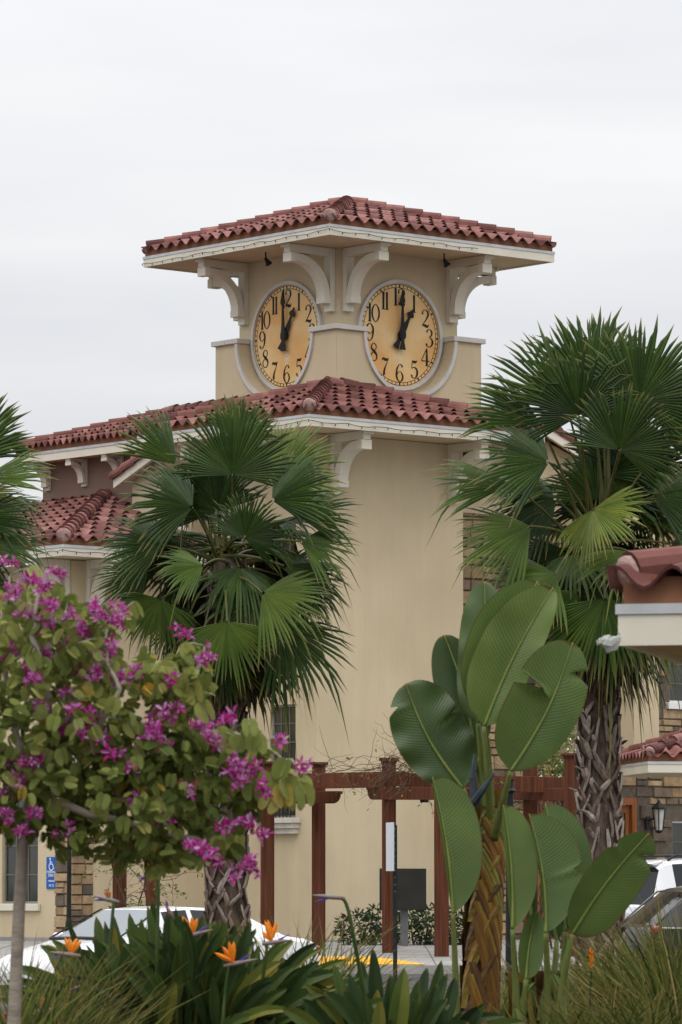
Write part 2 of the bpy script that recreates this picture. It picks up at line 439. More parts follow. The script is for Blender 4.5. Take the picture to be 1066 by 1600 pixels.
# tactile paving at the kerb ramp
mb = MB()
def tact_x(Y):
    e = max(0.0, min(1.0, (Y - 70.45) / 1.6))
    return 0.62 + 0.72 * math.sqrt(max(0.0, 1 - (1 - (1 - e)) ** 2)) if Y < 72.05 else 0.62
yy = [70.45 + i * 0.18 for i in range(20)]
XL = -2.2
def tr(Y):
    return 1.34 - 0.85 * ((Y - 70.45) / 3.4) ** 1.3
mb.strip([V((XL, y, sw(y) + 0.008)) for y in yy], [V((tr(y), y, sw(y) + 0.008)) for y in yy])
for j, y in enumerate([70.5 + i * 0.1 for i in range(34)]):
    x = XL + 0.05
    while x < tr(y) - 0.05:
        z = sw(y) + 0.008
        mb.add([(x - .03, y - .03, z), (x + .03, y - .03, z), (x + .03, y + .03, z), (x - .03, y + .03, z),
                (x - .016, y - .016, z + .014), (x + .016, y - .016, z + .014), (x + .016, y + .016, z + .014), (x - .016, y + .016, z + .014)],
               [(0, 1, 5, 4), (1, 2, 6, 5), (2, 3, 7, 6), (3, 0, 4, 7), (4, 5, 6, 7)])
        x += 0.1
tag(mb.build('tactile_paving', M['yellow']), 'yellow bumpy warning strip on the pavement at the kerb', 'tactile paving')

# ================================================================== building helpers
TH = R(40)
TX, TY = at(544, 700, 88).x, 88.0
CT, ST = math.cos(TH), math.sin(TH)


def wl(u, v, z=0.0):
    """building grid (u along the right hand face, v along the left hand face) to world"""
    return V((TX + u * CT - v * ST, TY + u * ST + v * CT, z))


def building(name, label, cat):
    return thing(name, label, cat, (TX, TY, 0), TH)


PIT = 0.317


def slope(mb, A, es, ew, z0, pit, L, tmax, c0, c1, seed, pitch=0.33, course=0.40):
    """S-tiles on one roof slope. A eave corner, es along the eave, ew inward (plan); c0, c1 = 1 where a hip cuts the end"""
    rr = random.Random(seed)
    A, es, ew = V(A), V(es), V(ew)
    npt = 10
    ds = pitch / npt
    ns = int(math.ceil(L / ds))
    nc = int(math.ceil(tmax / course))

    def h(s_):
        c = 0.5 + 0.5 * math.cos(2 * math.pi * s_ / pitch)
        return 0.078 * c

    for k in range(nc):
        t0 = k * course - (0.07 if k == 0 else 0)
        t1 = min((k + 1) * course + 0.05, tmax)
        if t1 <= t0: continue
        lo0, hi0 = c0 * max(t0, 0), L - c1 * max(t0, 0)
        lo1, hi1 = c0 * t1, L - c1 * t1
        rows = []
        i0 = max(0, int(lo0 / ds))
        i1 = min(ns, int(math.ceil(hi0 / ds)))
        ss = [i * ds for i in range(i0, i1 + 1)]
        if len(ss) < 2: continue
        jit = [rr.uniform(-0.008, 0.008) for _ in range(ns // npt + 3)]
        bot, top, lip = [], [], []
        for s_ in ss:
            j = jit[int((s_ + pitch / 2) / pitch)]
            sb = min(max(s_, lo0), max(hi0, lo0)); stp = min(max(s_, lo1), max(hi1, lo1))
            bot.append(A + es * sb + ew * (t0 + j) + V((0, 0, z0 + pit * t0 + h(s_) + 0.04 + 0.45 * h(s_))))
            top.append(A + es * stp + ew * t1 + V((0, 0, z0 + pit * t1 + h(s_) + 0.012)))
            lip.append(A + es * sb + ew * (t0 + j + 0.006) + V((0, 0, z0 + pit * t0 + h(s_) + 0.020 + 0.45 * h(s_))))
        tints = {}
        n = len(ss)
        base = len(mb.v)
        mb.v.extend([tuple(p) for p in bot] + [tuple(p) for p in top] + [tuple(p) for p in bot] + [tuple(p) for p in lip])
        mb.al.extend([0.0] * (4 * n))
        for i in range(n - 1):
            col = int((ss[i] + pitch / 2 + 1e-6) / pitch)
            t = tints.setdefault(col, rr.random())
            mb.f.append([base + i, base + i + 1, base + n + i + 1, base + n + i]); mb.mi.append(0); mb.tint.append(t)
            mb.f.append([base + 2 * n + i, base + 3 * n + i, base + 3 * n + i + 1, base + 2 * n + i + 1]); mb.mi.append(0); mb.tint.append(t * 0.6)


def caps(mb, P0, P1, seed, r=0.15, ln=0.38, end=True):
    """barrel tiles over a hip or ridge, lapped from P0 (low) to P1 (high), closed with a lump of mortar"""
    rr = random.Random(seed)
    P0, P1 = V(P0), V(P1)
    d = P1 - P0
    Lh = d.length; d.normalize()
    q = d.cross(V((0, 0, 1))); q.normalize()
    u = q.cross(d)
    k = max(1, int(round(Lh / ln)))
    st = Lh / k
    na = 8
    for i in range(k):
        a = P0 + d * (i * st); b = P0 + d * (i * st + st * 1.12)
        t = rr.random()
        jz = rr.uniform(-.006, .006)
        for (p, rad, lift), (p2, rad2, lift2) in (((a, r * 1.05, .03 + jz), (b, r * 0.94, .0 + jz)),):
            A_ = [p + (q * math.cos(x) + u * math.sin(x)) * rad + u * lift for x in [math.pi * (j / na * 1.3 - .15) for j in range(na + 1)]]
            B_ = [p2 + (q * math.cos(x) + u * math.sin(x)) * rad2 + u * lift2 for x in [math.pi * (j / na * 1.3 - .15) for j in range(na + 1)]]
            mb.strip(A_, B_, 0, t)
            C_ = [p + (q * math.cos(x) + u * math.sin(x)) * (rad - .035) + u * lift + d * .004 for x in [math.pi * (j / na * 1.3 - .15) for j in range(na + 1)]]
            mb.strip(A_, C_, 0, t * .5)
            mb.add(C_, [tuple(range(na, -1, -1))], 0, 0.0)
    if end:
        o = P0 - d * 0.01 + u * .02
        rings = []
        for e, rad in ((0, .98), (.3, .9), (.5, .68), (.6, .3)):
            rings.append([o - d * (e * r * .75) + (q * math.cos(x) + u * math.sin(x)) * r * rad * (1 + rr.uniform(-.05, .05)) for x in [2 * math.pi * j / 12 for j in range(12)]])
        for a_, b_ in zip(rings, rings[1:]):
            mb.strip(a_, b_, 1, .5, True)
        mb.add(rings[-1], [tuple(range(12))], 1)


def ring_band(mb, rect, z0, z1, thick, m=0):
    """closed board round a rectangle (u0, v0, u1, v1): outer face on the rectangle, mitred corners"""
    u0, v0, u1, v1 = rect
    O = [(u0, v0), (u1, v0), (u1, v1), (u0, v1)]
    I = [(u0 + thick, v0 + thick), (u1 - thick, v0 + thick), (u1 - thick, v1 - thick), (u0 + thick, v1 - thick)]
    mb.strip([V((x, y, z0)) for x, y in O], [V((x, y, z1)) for x, y in O], m, .5, True)
    mb.strip([V((x, y, z0)) for x, y in I], [V((x, y, z1)) for x, y in I], m, .5, True)
    mb.strip([V((x, y, z0)) for x, y in O], [V((x, y, z0)) for x, y in I], m, .5, True)
    mb.strip([V((x, y, z1)) for x, y in O], [V((x, y, z1)) for x, y in I], m, .5, True)


def hip_roof(parent, rect, zt, fas=0.2, pit=PIT, seed=1, label=None, pitch=0.33, soffit=True, r=0.135):
    """whole hipped roof: tiles > caps, eave closure, drip edge, fascia, soffit. zt = top of the fascia"""
    u0, v0, u1, v1 = rect
    zr = zt + 0.075
    mb = MB()
    Lu, Lv = u1 - u0, v1 - v0
    hm = min(Lu, Lv) / 2
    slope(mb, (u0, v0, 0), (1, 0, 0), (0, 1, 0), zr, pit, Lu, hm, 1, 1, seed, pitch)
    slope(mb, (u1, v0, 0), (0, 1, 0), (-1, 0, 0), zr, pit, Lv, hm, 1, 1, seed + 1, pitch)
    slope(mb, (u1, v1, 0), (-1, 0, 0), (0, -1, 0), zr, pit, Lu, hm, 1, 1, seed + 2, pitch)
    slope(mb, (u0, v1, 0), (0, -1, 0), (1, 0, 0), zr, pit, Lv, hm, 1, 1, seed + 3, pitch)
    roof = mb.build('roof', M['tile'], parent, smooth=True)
    if label: roof['label'] = label
    zc = zr + pit * hm + 0.055
    if Lu >= Lv:
        ra, rb = V((u0 + hm, (v0 + v1) / 2, zc)), V((u1 - hm, (v0 + v1) / 2, zc))
    else:
        ra, rb = V(((u0 + u1) / 2, v0 + hm, zc)), V(((u0 + u1) / 2, v1 - hm, zc))
    k = 0.06
    corners = [((u0 + k, v0 + k), ra), ((u1 - k, v0 + k), rb if Lu >= Lv else ra), ((u1 - k, v1 - k), rb), ((u0 + k, v1 - k), ra if Lu >= Lv else rb)]
    for i, (c, p) in enumerate(corners):
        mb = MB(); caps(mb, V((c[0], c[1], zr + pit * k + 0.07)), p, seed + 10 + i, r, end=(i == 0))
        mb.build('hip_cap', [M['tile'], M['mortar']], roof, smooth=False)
    if (rb - ra).length > 0.2:
        mb = MB(); caps(mb, ra + V((0, 0, .02)), rb + V((0, 0, .02)), seed + 20, r, end=False)
        mb.build('ridge_cap', [M['tile'], M['mortar']], roof)
    mb = MB(); ring_band(mb, (u0 + .025, v0 + .025, u1 - .025, v1 - .025), zt - .002, zr + 0.075, .04)
    mb.build('eave_closure', M['closure'], roof)
    mb = MB(); ring_band(mb, (u0 - .012, v0 - .012, u1 + .012, v1 + .012), zt - .048, zt + .006, .06)
    mb.build('drip_edge', M['drip'], roof)
    mb = MB(); ring_band(mb, (u0, v0, u1, v1), zt - fas, zt - .05, .045)
    mb.build('fascia', M['trim'], roof)
    if soffit:
        mb = MB(); mb.box((u0 + .047, v0 + .047, zt - fas + .03), (u1 - .047, v1 - .047, zt - fas + .06))
        mb.build('soffit', M['stucco'], roof)
    return roof


# faces of a square plan: outward normal, direction that runs to the right when looked at from outside
FR = ((0, -1), (1, 0)); FL = ((-1, 0), (0, -1)); BR = ((1, 0), (0, 1)); BL = ((0, 1), (-1, 0))


def fp(face, s_, d, z):
    (nx, ny), (ax, ay) = face
    return V((nx * d + ax * s_, ny * d + ay * s_, z))


def bracket(parent, o, nrm, zt, arm=1.15, H=1.25, wd=0.2, name='bracket', k=1.0):
    """eave bracket on a wall: o = (u, v) on the wall, nrm outward, top at zt; back post, top arm, curved brace, end blocks"""
    n = V((nrm[0], nrm[1], 0)); a = V((-nrm[1], nrm[0], 0)); z = V((0, 0, 1))
    o = V((o[0], o[1], 0))
    mb = MB()
    mb.obox(o - a * wd / 2 + z * (zt - H), n * .12, a * wd, z * (H - .003))
    mb.obox(o + n * .122 - a * (wd / 2 - .01) + z * (zt - .17), n * (arm - .122), a * (wd - .02), z * .167)
    mb.obox(o + n * arm - a * (wd / 2 + .02) + z * (zt - .07), n * .06, a * (wd + .04), z * .067)
    xc, zc = arm - .16, zt - H * .78
    rx, rz_ = arm - .30, H * .78 - .18
    w2 = wd + .03
    A, B = [], []
    for i in range(11):
        f = math.pi / 2 * i / 10
        A.append(o - a * w2 / 2 + n * (xc - rx * math.cos(f)) + z * (zc + rz_ * math.sin(f)))
        B.append(o - a * w2 / 2 + n * (xc - (rx - .15) * math.cos(f)) + z * (zc + (rz_ - .15) * math.sin(f)))
    mb.band(A, B, a * w2)
    mb.obox(o - a * (w2 / 2 + .012) + n * .124 + z * (zc - .13), n * (.16 + (arm - .16 - rx - .124)), a * (w2 + .024), z * .13)
    mb.obox(o - a * (w2 / 2 + .012) + n * (xc) + z * (zt - .352), n * .15, a * (w2 + .024), z * .18)
    if k != 1.0:
        c0 = o + z * zt
        mb.v = [tuple(c0 + (V(p) - c0) * k) for p in mb.v]
    return mb.build(name, M['trim'], parent, bevel=0.008)


def holed_wall(mb, pt, a0, a1, z0, z1, holes, depth=0.12):
    """wall front in (a, z) with rectangular holes, each hole with reveals; pt(a, z, d) d = depth behind the face"""
    as_ = sorted({a0, a1, *[h[0] for h in holes], *[h[1] for h in holes]})
    zs = sorted({z0, z1, *[h[2] for h in holes], *[h[3] for h in holes]})
    for i in range(len(as_) - 1):
        for j in range(len(zs) - 1):
            am, zm = (as_[i] + as_[i + 1]) / 2, (zs[j] + zs[j + 1]) / 2
            if any(h[0] < am < h[1] and h[2] < zm < h[3] for h in holes): continue
            mb.add([pt(as_[i], zs[j], 0), pt(as_[i + 1], zs[j], 0), pt(as_[i + 1], zs[j + 1], 0), pt(as_[i], zs[j + 1], 0)], [(0, 1, 2, 3)])
    for b, e, c, d in holes:
        F = [pt(b, c, 0), pt(e, c, 0), pt(e, d, 0), pt(b, d, 0)]
        K = [pt(b, c, depth), pt(e, c, depth), pt(e, d, depth), pt(b, d, depth)]
        mb.strip(F, K, 0, .5, True)


def window(parent, pt, a0, a1, z0, z1, cols, rows, dep=0.09, fw=0.04, fmat='darkframe'):
    """window in an opening: frame > pane, muntin"""
    mb = MB()
    def bx(b, e, c, d, d0, d1):
        o = pt(b, c, d1)
        mb.obox(o, pt(e, c, d1) - o, pt(b, d, d1) - o, pt(b, c, d0) - o)
    g = .003
    bx(a0 + g, a0 + fw, z0 + g, z1 - g, dep - .05, dep); bx(a1 - fw, a1 - g, z0 + g, z1 - g, dep - .05, dep)
    bx(a0 + fw, a1 - fw, z1 - fw, z1 - g, dep - .05, dep); bx(a0 + fw, a1 - fw, z0 + g, z0 + fw, dep - .05, dep)
    fr = mb.build('window', M[fmat], parent)
    mb = MB()
    mb.add([pt(a0 + fw, z0 + fw, dep - .012), pt(a1 - fw, z0 + fw, dep - .012), pt(a1 - fw, z1 - fw, dep - .012), pt(a0 + fw, z1 - fw, dep - .012)], [(0, 1, 2, 3)])
    mb.build('pane', M['glass'], fr)
    mb = MB()
    for i in range(1, cols):
        x = a0 + (a1 - a0) * i / cols
        bx(x - .009, x + .009, z0 + fw, z1 - fw, dep - .03, dep - .014)
    for j in range(1, rows):
        z_ = z0 + (z1 - z0) * j / rows
        bx(a0 + fw, a1 - fw, z_ - .009, z_ + .009, dep - .031, dep - .0145)
    mb.build('muntin', M['muntin'], fr)
    return fr


def balconette(parent, pt, a0, a1, zs, h=0.95):
    """moulded sill with an iron railing"""
    mb = MB()
    for (e, d, c0, c1) in ((0, .26, -.10, 0), (-.04, .20, -.20, -.102), (-.07, .14, -.30, -.202)):
        o = pt(a0 - e, zs + c0, 0)
        mb.obox(o, pt(a1 + e, zs + c0, 0) - o, pt(a0 - e, zs + c0, -d) - o, V((0, 0, c1 - c0)))
    sill = mb.build('sill', M['cast'], parent, bevel=.008)
    mb = MB()
    a0 += .08; a1 -= .08
    def bar(b, e, c, d, t=.016, dd=.2):
        o = pt(b, c, -dd)
        mb.obox(o, pt(e, c, -dd) - o, pt(b, d, -dd) - o, pt(b, c, -dd + t) - o)
    n = max(4, int((a1 - a0) / .105))
    for i in range(n + 1):
        x = a0 + (a1 - a0) * i / n
        bar(x - .008, x + .008, zs + .004, zs + h - .19)
    bar(a0 - .01, a1 + .01, zs + .05, zs + .075, .022, .203)
    bar(a0 - .01, a1 + .01, zs + h - .19, zs + h - .165, .022, .203)
    bar(a0 - .04, a1 + .04, zs + h - .03, zs + h, .03, .206)
    for i in range(n):      # scrolls between the two top rails
        x = a0 + (a1 - a0) * (i + .5) / n
        c = pt(x, zs + h - .1, -.19)
        e1 = pt(x + .04, zs + h - .1, -.19) - c; e2 = V((0, 0, .055))
        mb.tube([c + e1 * math.cos(q) + e2 * math.sin(q) for q in [2 * math.pi * k / 8 for k in range(9)]], .009, 4)
    for x in (a0, a1):
        p = pt(x, zs + h, -.19)
        mb.lathe(p, [(.012, 0), (.025, .02), (.012, .05), (.0, .07)], 6)
    for x, y_ in ((a0, 1), (a1, 1)):
        o = pt(x - .01, zs + h - .19, -.2)
        mb.obox(o, pt(x + .01, zs + h - .19, -.2) - o, pt(x - .01, zs + h - .19, 0.005) - o, V((0, 0, .025)))
    mb.build('railing', M['iron'], sill)
    return sill


def stones(mb, pt, a0, a1, z0, z1, holes, seed, hmin=.13, hmax=.30, wmin=.22, wmax=.62):
    """dressed ledge stones in uneven courses standing proud of a mortar bed"""
    rr = random.Random(seed)
    z = z0
    while z < z1 - .06:
        h = min(rr.uniform(hmin, hmax), z1 - z)
        a = a0
        while a < a1 - .03:
            wd = rr.uniform(wmin, wmax)
            if a + wd > a1 - .14: wd = a1 - a
            parts_ = [(z, h)]
            if h > .22 and rr.random() < .4: parts_ = [(z, h * .5), (z + h * .5, h * .5)]
            for zz, hh in parts_:
                b, e, c, d = a + .008, a + wd - .008, zz + .008, zz + hh - .008
                if not any(b < H[1] and e > H[0] and c < H[3] and d > H[2] for H in holes):
                    pr = rr.uniform(.025, .065)
                    k = .014
                    j = lambda: rr.uniform(-.006, .006)
                    mb.add([pt(b, c, 0), pt(e, c, 0), pt(e, d, 0), pt(b, d, 0),
                            pt(b + k + j(), c + k + j(), -pr + j()), pt(e - k + j(), c + k + j(), -pr + j()), pt(e - k + j(), d - k + j(), -pr + j()), pt(b + k + j(), d - k + j(), -pr + j())],
                           [(0, 1, 5, 4), (1, 2, 6, 5), (2, 3, 7, 6), (3, 0, 4, 7), (4, 5, 6, 7)], 0, rr.random())
            a += wd
        z += h


# ------------------------------------------------------------------ numerals drawn as calligraphic strokes
def cr_spline(P, n=7, closed=False):
    out_ = []
    m = len(P)
    rngk = range(m if closed else m - 1)
    for i in rngk:
        p = [P[(i + k) % m] if closed else P[min(max(i + k, 0), m - 1)] for k in (-1, 0, 1, 2)]
        for j in range(n):
            t = j / n
            out_.append(tuple(0.5 * ((2 * p[1][c]) + (-p[0][c] + p[2][c]) * t + (2 * p[0][c] - 5 * p[1][c] + 4 * p[2][c] - p[3][c]) * t * t
                              + (-p[0][c] + 3 * p[1][c] - 3 * p[2][c] + p[3][c]) * t ** 3) for c in range(3)))
    if not closed: out_.append(tuple(P[-1]))
    return out_


DIG = {
    '0': [([(0, 1, .035), (-.24, .72, .09), (-.24, .28, .09), (0, 0, .035), (.24, .28, .09), (.24, .72, .09)], True)],
    '1': [([(0, 0, .125), (0, .5, .12), (0, 1, .13)], False), ([(-.13, .012, .03), (.13, .012, .03)], False)],
    '2': [([(-.19, .73, .12), (-.22, .86, .06), (-.05, .99, .035), (.17, .9, .08), (.22, .72, .11), (.1, .48, .07), (-.14, .2, .035), (-.24, .07, .04), (-.12, .12, .09), (.04, .07, .14), (.18, .04, .1), (.27, .16, .03)], False)],
    '3': [([(-.19, .84, .12), (-.12, .96, .05), (.04, 1, .035), (.2, .86, .10), (.17, .66, .07), (.0, .54, .025)], False),
          ([(0, .54, .025), (.18, .45, .07), (.26, .25, .12), (.12, .03, .06), (-.06, 0, .035), (-.2, .06, .07), (-.2, .18, .13)], False)],
    '4': [([(.12, 1, .05), (-.08, .68, .035), (-.3, .3, .04)], False), ([(-.31, .28, .045), (.0, .28, .045), (.32, .28, .045)], False),
          ([(.12, 1, .07), (.12, .5, .12), (.12, 0, .12)], False), ([(.0, .012, .03), (.25, .012, .03)], False)],
    '5': [([(-.14, .99, .03), (-.02, .92, .12), (.12, .93, .11), (.23, 1, .03)], False), ([(-.14, .99, .04), (-.17, .78, .035), (-.18, .56, .035)], False),
          ([(-.18, .54, .03), (.0, .62, .04), (.2, .5, .09), (.24, .28, .12), (.14, .06, .07), (-.04, 0, .035), (-.18, .07, .07), (-.19, .18, .12)], False)],
    '6': [([(.19, .84, .12), (.15, .95, .06), (.02, 1, .035), (-.17, .82, .07), (-.25, .5, .11), (-.22, .2, .10), (0, 0, .035), (.2, .15, .09), (.22, .38, .09), (.05, .58, .03), (-.12, .52, .03), (-.22, .36, .03)], False)],
    '7': [([(-.23, .84, .035), (-.17, .96, .08), (.0, .9, .13), (.14, .91, .1), (.25, 1, .03)], False),
          ([(.25, .99, .03), (.1, .66, .045), (-.04, .38, .09), (-.1, .12, .13), (-.06, .02, .12)], False)],
    '8': [([(0, 1, .035), (-.17, .88, .06), (-.17, .7, .09), (.02, .54, .13), (.2, .36, .10), (.2, .12, .06), (0, 0, .035), (-.22, .13, .05), (-.2, .36, .05), (.0, .54, .03), (.16, .7, .04), (.17, .88, .05)], True)],
}
DIG['9'] = [([(-x, 1 - y, w_) for x, y, w_ in s_], c) for s_, c in DIG['6']]


def numeral(mb, txt, org, ax, ay, h, dn):
    wid = [0.26 if c == '1' else 0.6 for c in txt]
    x = -sum(wid) / 2
    for c, wd in zip(txt, wid):
        for P, closed in DIG[c]:
            S = cr_spline(P, 6, closed)
            A, B = [], []
            m = len(S)
            for i in range(m):
                p = S[i]
                a, b = S[(i - 1) % m if closed else max(i - 1, 0)], S[(i + 1) % m if closed else min(i + 1, m - 1)]
                dx, dy = b[0] - a[0], b[1] - a[1]
                l_ = math.hypot(dx, dy) or 1
                nx, ny = -dy / l_ * p[2] * .6, dx / l_ * p[2] * .6
                for arr, sg in ((A, 1), (B, -1)):
                    arr.append(org + ax * ((x + wd / 2 + (p[0] + sg * nx) * .95) * h) + ay * ((p[1] - .5 + sg * ny) * h))
            mb.band(A, B, dn, close=closed)
        x += wd


def disc(mb, o, ax, ay, r, n=64, m=0):
    mb.add([o + ax * (r * math.cos(2 * math.pi * i / n)) + ay * (r * math.sin(2 * math.pi * i / n)) for i in range(n)], [tuple(range(n))], m)


def circ(o, ax, ay, r, n=72, a0=0, a1=2 * math.pi):
    return [o + ax * (r * math.cos(a0 + (a1 - a0) * i / n)) + ay * (r * math.sin(a0 + (a1 - a0) * i / n)) for i in range(n + (0 if abs(a1 - a0 - 2 * math.pi) < 1e-6 else 1))]


def clock(parent, face, d, zc, label, minute_deg, hour_deg):
    (nx, ny), (axx, ayy) = face
    n = V((nx, ny, 0)); ax = V((axx, ayy, 0)); az = V((0, 0, 1))
    o = n * d + az * zc
    mb = MB()
    A = circ(o + n * .035, ax, az, 1.035)
    mb.add(A, [tuple(range(len(A)))])
    B = circ(o, ax, az, 1.035)
    mb.strip(A, B, 0, .5, True)
    ck = mb.build('clock', M['dial'], parent)
    ck['label'] = label
    mb = MB(); mb.band(circ(o + n * .001, ax, az, 1.03), circ(o + n * .001, ax, az, 1.10), n * .08, close=True)
    mb.build('clock_rim', M['ring'], ck)
    mb = MB()
    t0 = o + n * .037
    for rr_, wd in ((1.012, .012), (.95, .010)):
        mb.band(circ(t0, ax, az, rr_), circ(t0, ax, az, rr_ - wd), n * .002, close=True)
    for i in range(60):
        a = 2 * math.pi * i / 60
        d1 = ax * math.sin(a) + az * math.cos(a); d2 = ax * math.cos(a) - az * math.sin(a)
        wd = .032 if i % 5 == 0 else .014
        mb.obox(t0 + d1 * .945 - d2 * wd / 2, d1 * .064, d2 * wd, n * .003)
    mb.build('minute_track', M['black'], ck)
    for k in range(1, 13):
        a = 2 * math.pi * k / 12
        mb = MB()
        numeral(mb, str(k), o + n * .036 + (ax * math.sin(a) + az * math.cos(a)) * (.755 if k in (6, 12, 1, 11, 5, 7) else .775), ax, az, .35, n * .006)
        mb.build('numeral', M['black'], ck)
    def hand(name, ang, L_, wmax, off, tail):
        d1 = ax * math.sin(ang) + az * math.cos(ang); d2 = ax * math.cos(ang) - az * math.sin(ang)
        pr = [(-tail, .075), (-tail * .82, .06), (-tail * .45, .035), (-.09, .04), (-.06, .075), (0, .085), (.06, .075), (.11, .055), (L_ * .3, wmax * .62), (L_ * .62, .024), (L_ * .68, .022), (L_ * .74, wmax), (L_ * .80, wmax * .95), (L_ * .9, .03), (L_, .008)]
        poly = [(x, w_) for x, w_ in pr] + [(x, -w_) for x, w_ in reversed(pr)]
        mb = MB(); mb.prism(poly, o + n * off, d1, d2, n * .02)
        return mb.build(name, M['black'], ck)
    hand('hour_hand', R(hour_deg), .62, .085, .085, .30)
    hand('minute_hand', R(minute_deg), .88, .062, .12, .30)
    mb = MB()
    mb.tube([o + n * .03, o + n * .15], .055, 12)
    mb.build('spindle', M['black'], ck)
    # small pale emblem below the spindle: a pointed drop with a shield in it
    mb = MB()
    c = o + n * .0365 + az * -.47
    pts = [(0, -.15), (.05, -.05), (.075, .03), (.05, .10), (0, .13), (-.05, .10), (-.075, .03), (-.05, -.05)]
    mb.band([c + ax * x + az * y for x, y in pts], [c + ax * x * .7 + az * y * .7 for x, y in pts], n * .002, close=True)
    mb.prism([(0, -.05), (.03, .01), (.03, .05), (-.03, .05), (-.03, .01)], c, ax, az, n * .002)
    mb.prism([(-.045, .14), (.045, .14), (.0, .19)], c, ax, az, n * .002)
    mb.build('emblem', M['ghost'], ck)
    return ck


# ================================================================== the clock tower
T = building('clock_tower', 'tan stucco clock tower with two amber dials under a red tiled roof', 'clock tower')
AU, AP, AE = 1.55, 1.89, 2.93
ZC = 12.0                       # dial centre
Z1 = 13.78                      # top of the upper fascia
LU0, LU1, LV0, LV1 = -3.645, 0.045, -3.41, -0.08      # lower block
# lower walls with the window openings in the left face
mb = MB()
wins = [(1.95 + .08, 2.79, 2.42, 4.56), (1.95 + .08, 2.79, 5.95, 8.09)]
ptL = lambda a, z, d: V((LU0 + d, -a, z))          # a = -v, depth d behind the left face
holed_wall(mb, ptL, -LV1, -LV0, 0, 9.66, wins, .14)
mb.add([(LU0, LV0, 0), (LU1, LV0, 0), (LU1, LV0, 9.66), (LU0, LV0, 9.66)], [(0, 1, 2, 3)])
mb.add([(LU1, LV0, 0), (LU1, LV1, 0), (LU1, LV1, 9.66), (LU1, LV0, 9.66)], [(0, 1, 2, 3)])
mb.add([(LU1, LV1, 0), (LU0, LV1, 0), (LU0, LV1, 9.66), (LU1, LV1, 9.66)], [(0, 1, 2, 3)])
mb.build('lower_wall', M['stucco'], T)
mb = MB(); mb.box((LU0 - .02, LV0 - .02, 0), (LU1 - .2, LV0 - .001, .12)); mb.box((LU0 - .02, LV0 - .001, 0), (LU0 - .001, LV1 - .1, .12))
mb.build('plinth', M['concrete'], T)
for hx in wins:
    window(T, ptL, *hx, 3, 6)
    balconette(T, lambda a, z, d: V((LU0 + d, -a, z)), hx[0] - .22, hx[1] + .16, hx[2] - .005)
# shaft and parapet
mb = MB()
mb.box((-AU, -AU, 9.0), (AU, AU, Z1 - .172))
mb.build('upper_wall', M['stucco'], T)
RN = 1.15
ZT = 11.94
mb = MB()
for k, face in enumerate((FR, FL, BR, BL)):
    am = AP if k in (0, 3) else AP - .003
    din = AU - .002
    ss = [-am] + [-RN * math.cos(math.pi * i / 28) for i in range(29)] + [am]
    top = [ZT if abs(s_) >= RN - 1e-6 else ZT - math.sqrt(RN * RN - s_ * s_) for s_ in ss]
    mb.strip([fp(face, s_, AP, 9.0) for s_ in ss], [fp(face, s_, AP, z_) for s_, z_ in zip(ss, top)])
    mb.strip([fp(face, s_, AP, z_) for s_, z_ in zip(ss, top)], [fp(face, s_, din, z_) for s_, z_ in zip(ss, top)])
mb.build('parapet', M['stucco'], T)
for k, face in enumerate((FR, FL, BR, BL)):
    for sg in (-1, 1):
        mb = MB()
        e = AP + .07 if k in (0, 3) else AU - .03
        lo, hi = sorted((sg * (RN - .035), sg * e))
        p = fp(face, lo, AU - .03 if k in (0, 3) else AU - .028, ZT + .002)
        mb.obox(p, fp(face, hi, AU - .03 if k in (0, 3) else AU - .028, ZT + .002) - p, fp(face, lo, AP + .07, ZT + .002) - p, V((0, 0, .10)))
        mb.build('coping', M['coping'], T, bevel=.01)
for face in (FR, FL, BR, BL):
    n = V((face[0][0], face[0][1], 0)); ax = V((face[1][0], face[1][1], 0)); az = V((0, 0, 1))
    mb = MB()
    c = n * (AP + .001) + az * ZT
    mb.band(circ(c, ax, az, RN - .004, 48, math.pi, 2 * math.pi), circ(c, ax, az, RN + .07, 48, math.pi, 2 * math.pi), n * .05)
    mb.build('notch_moulding', M['ring'], T)
clock(T, FR, AU, ZC, 'amber clock dial on the right face', 0, 30)
clock(T, FL, AU, ZC, 'amber clock dial on the left face', -1.5, 29)
hip_roof(T, (-AE, -AE, AE, AE), Z1, .205, PIT, 100, 'upper hipped tile roof')
for face in (FR, FL, BR, BL):
    for s_ in (-AU + .2, AU - .2):
        q = fp(face, s_, AU, 0)
        bracket(T, (q.x, q.y), face[0], Z1 - .178)
# lower roof
LC = (-1.80, -1.93)
LR = (LC[0] - 2.97, LC[1] - 2.61, LC[0] + 2.97, LC[1] + 2.61)
hip_roof(T, LR, 9.85, .21, PIT, 200, 'lower hipped tile roof')
bracket(T, (LU0 + .42, LV0), (0, -1), 9.85 - .184, .98, 1.15)
bracket(T, (LU1 - .3, LV0), (0, -1), 9.85 - .184, .98, 1.15)
bracket(T, (LU0, LV1 - .5), (-1, 0), 9.85 - .184, .98, 1.15)

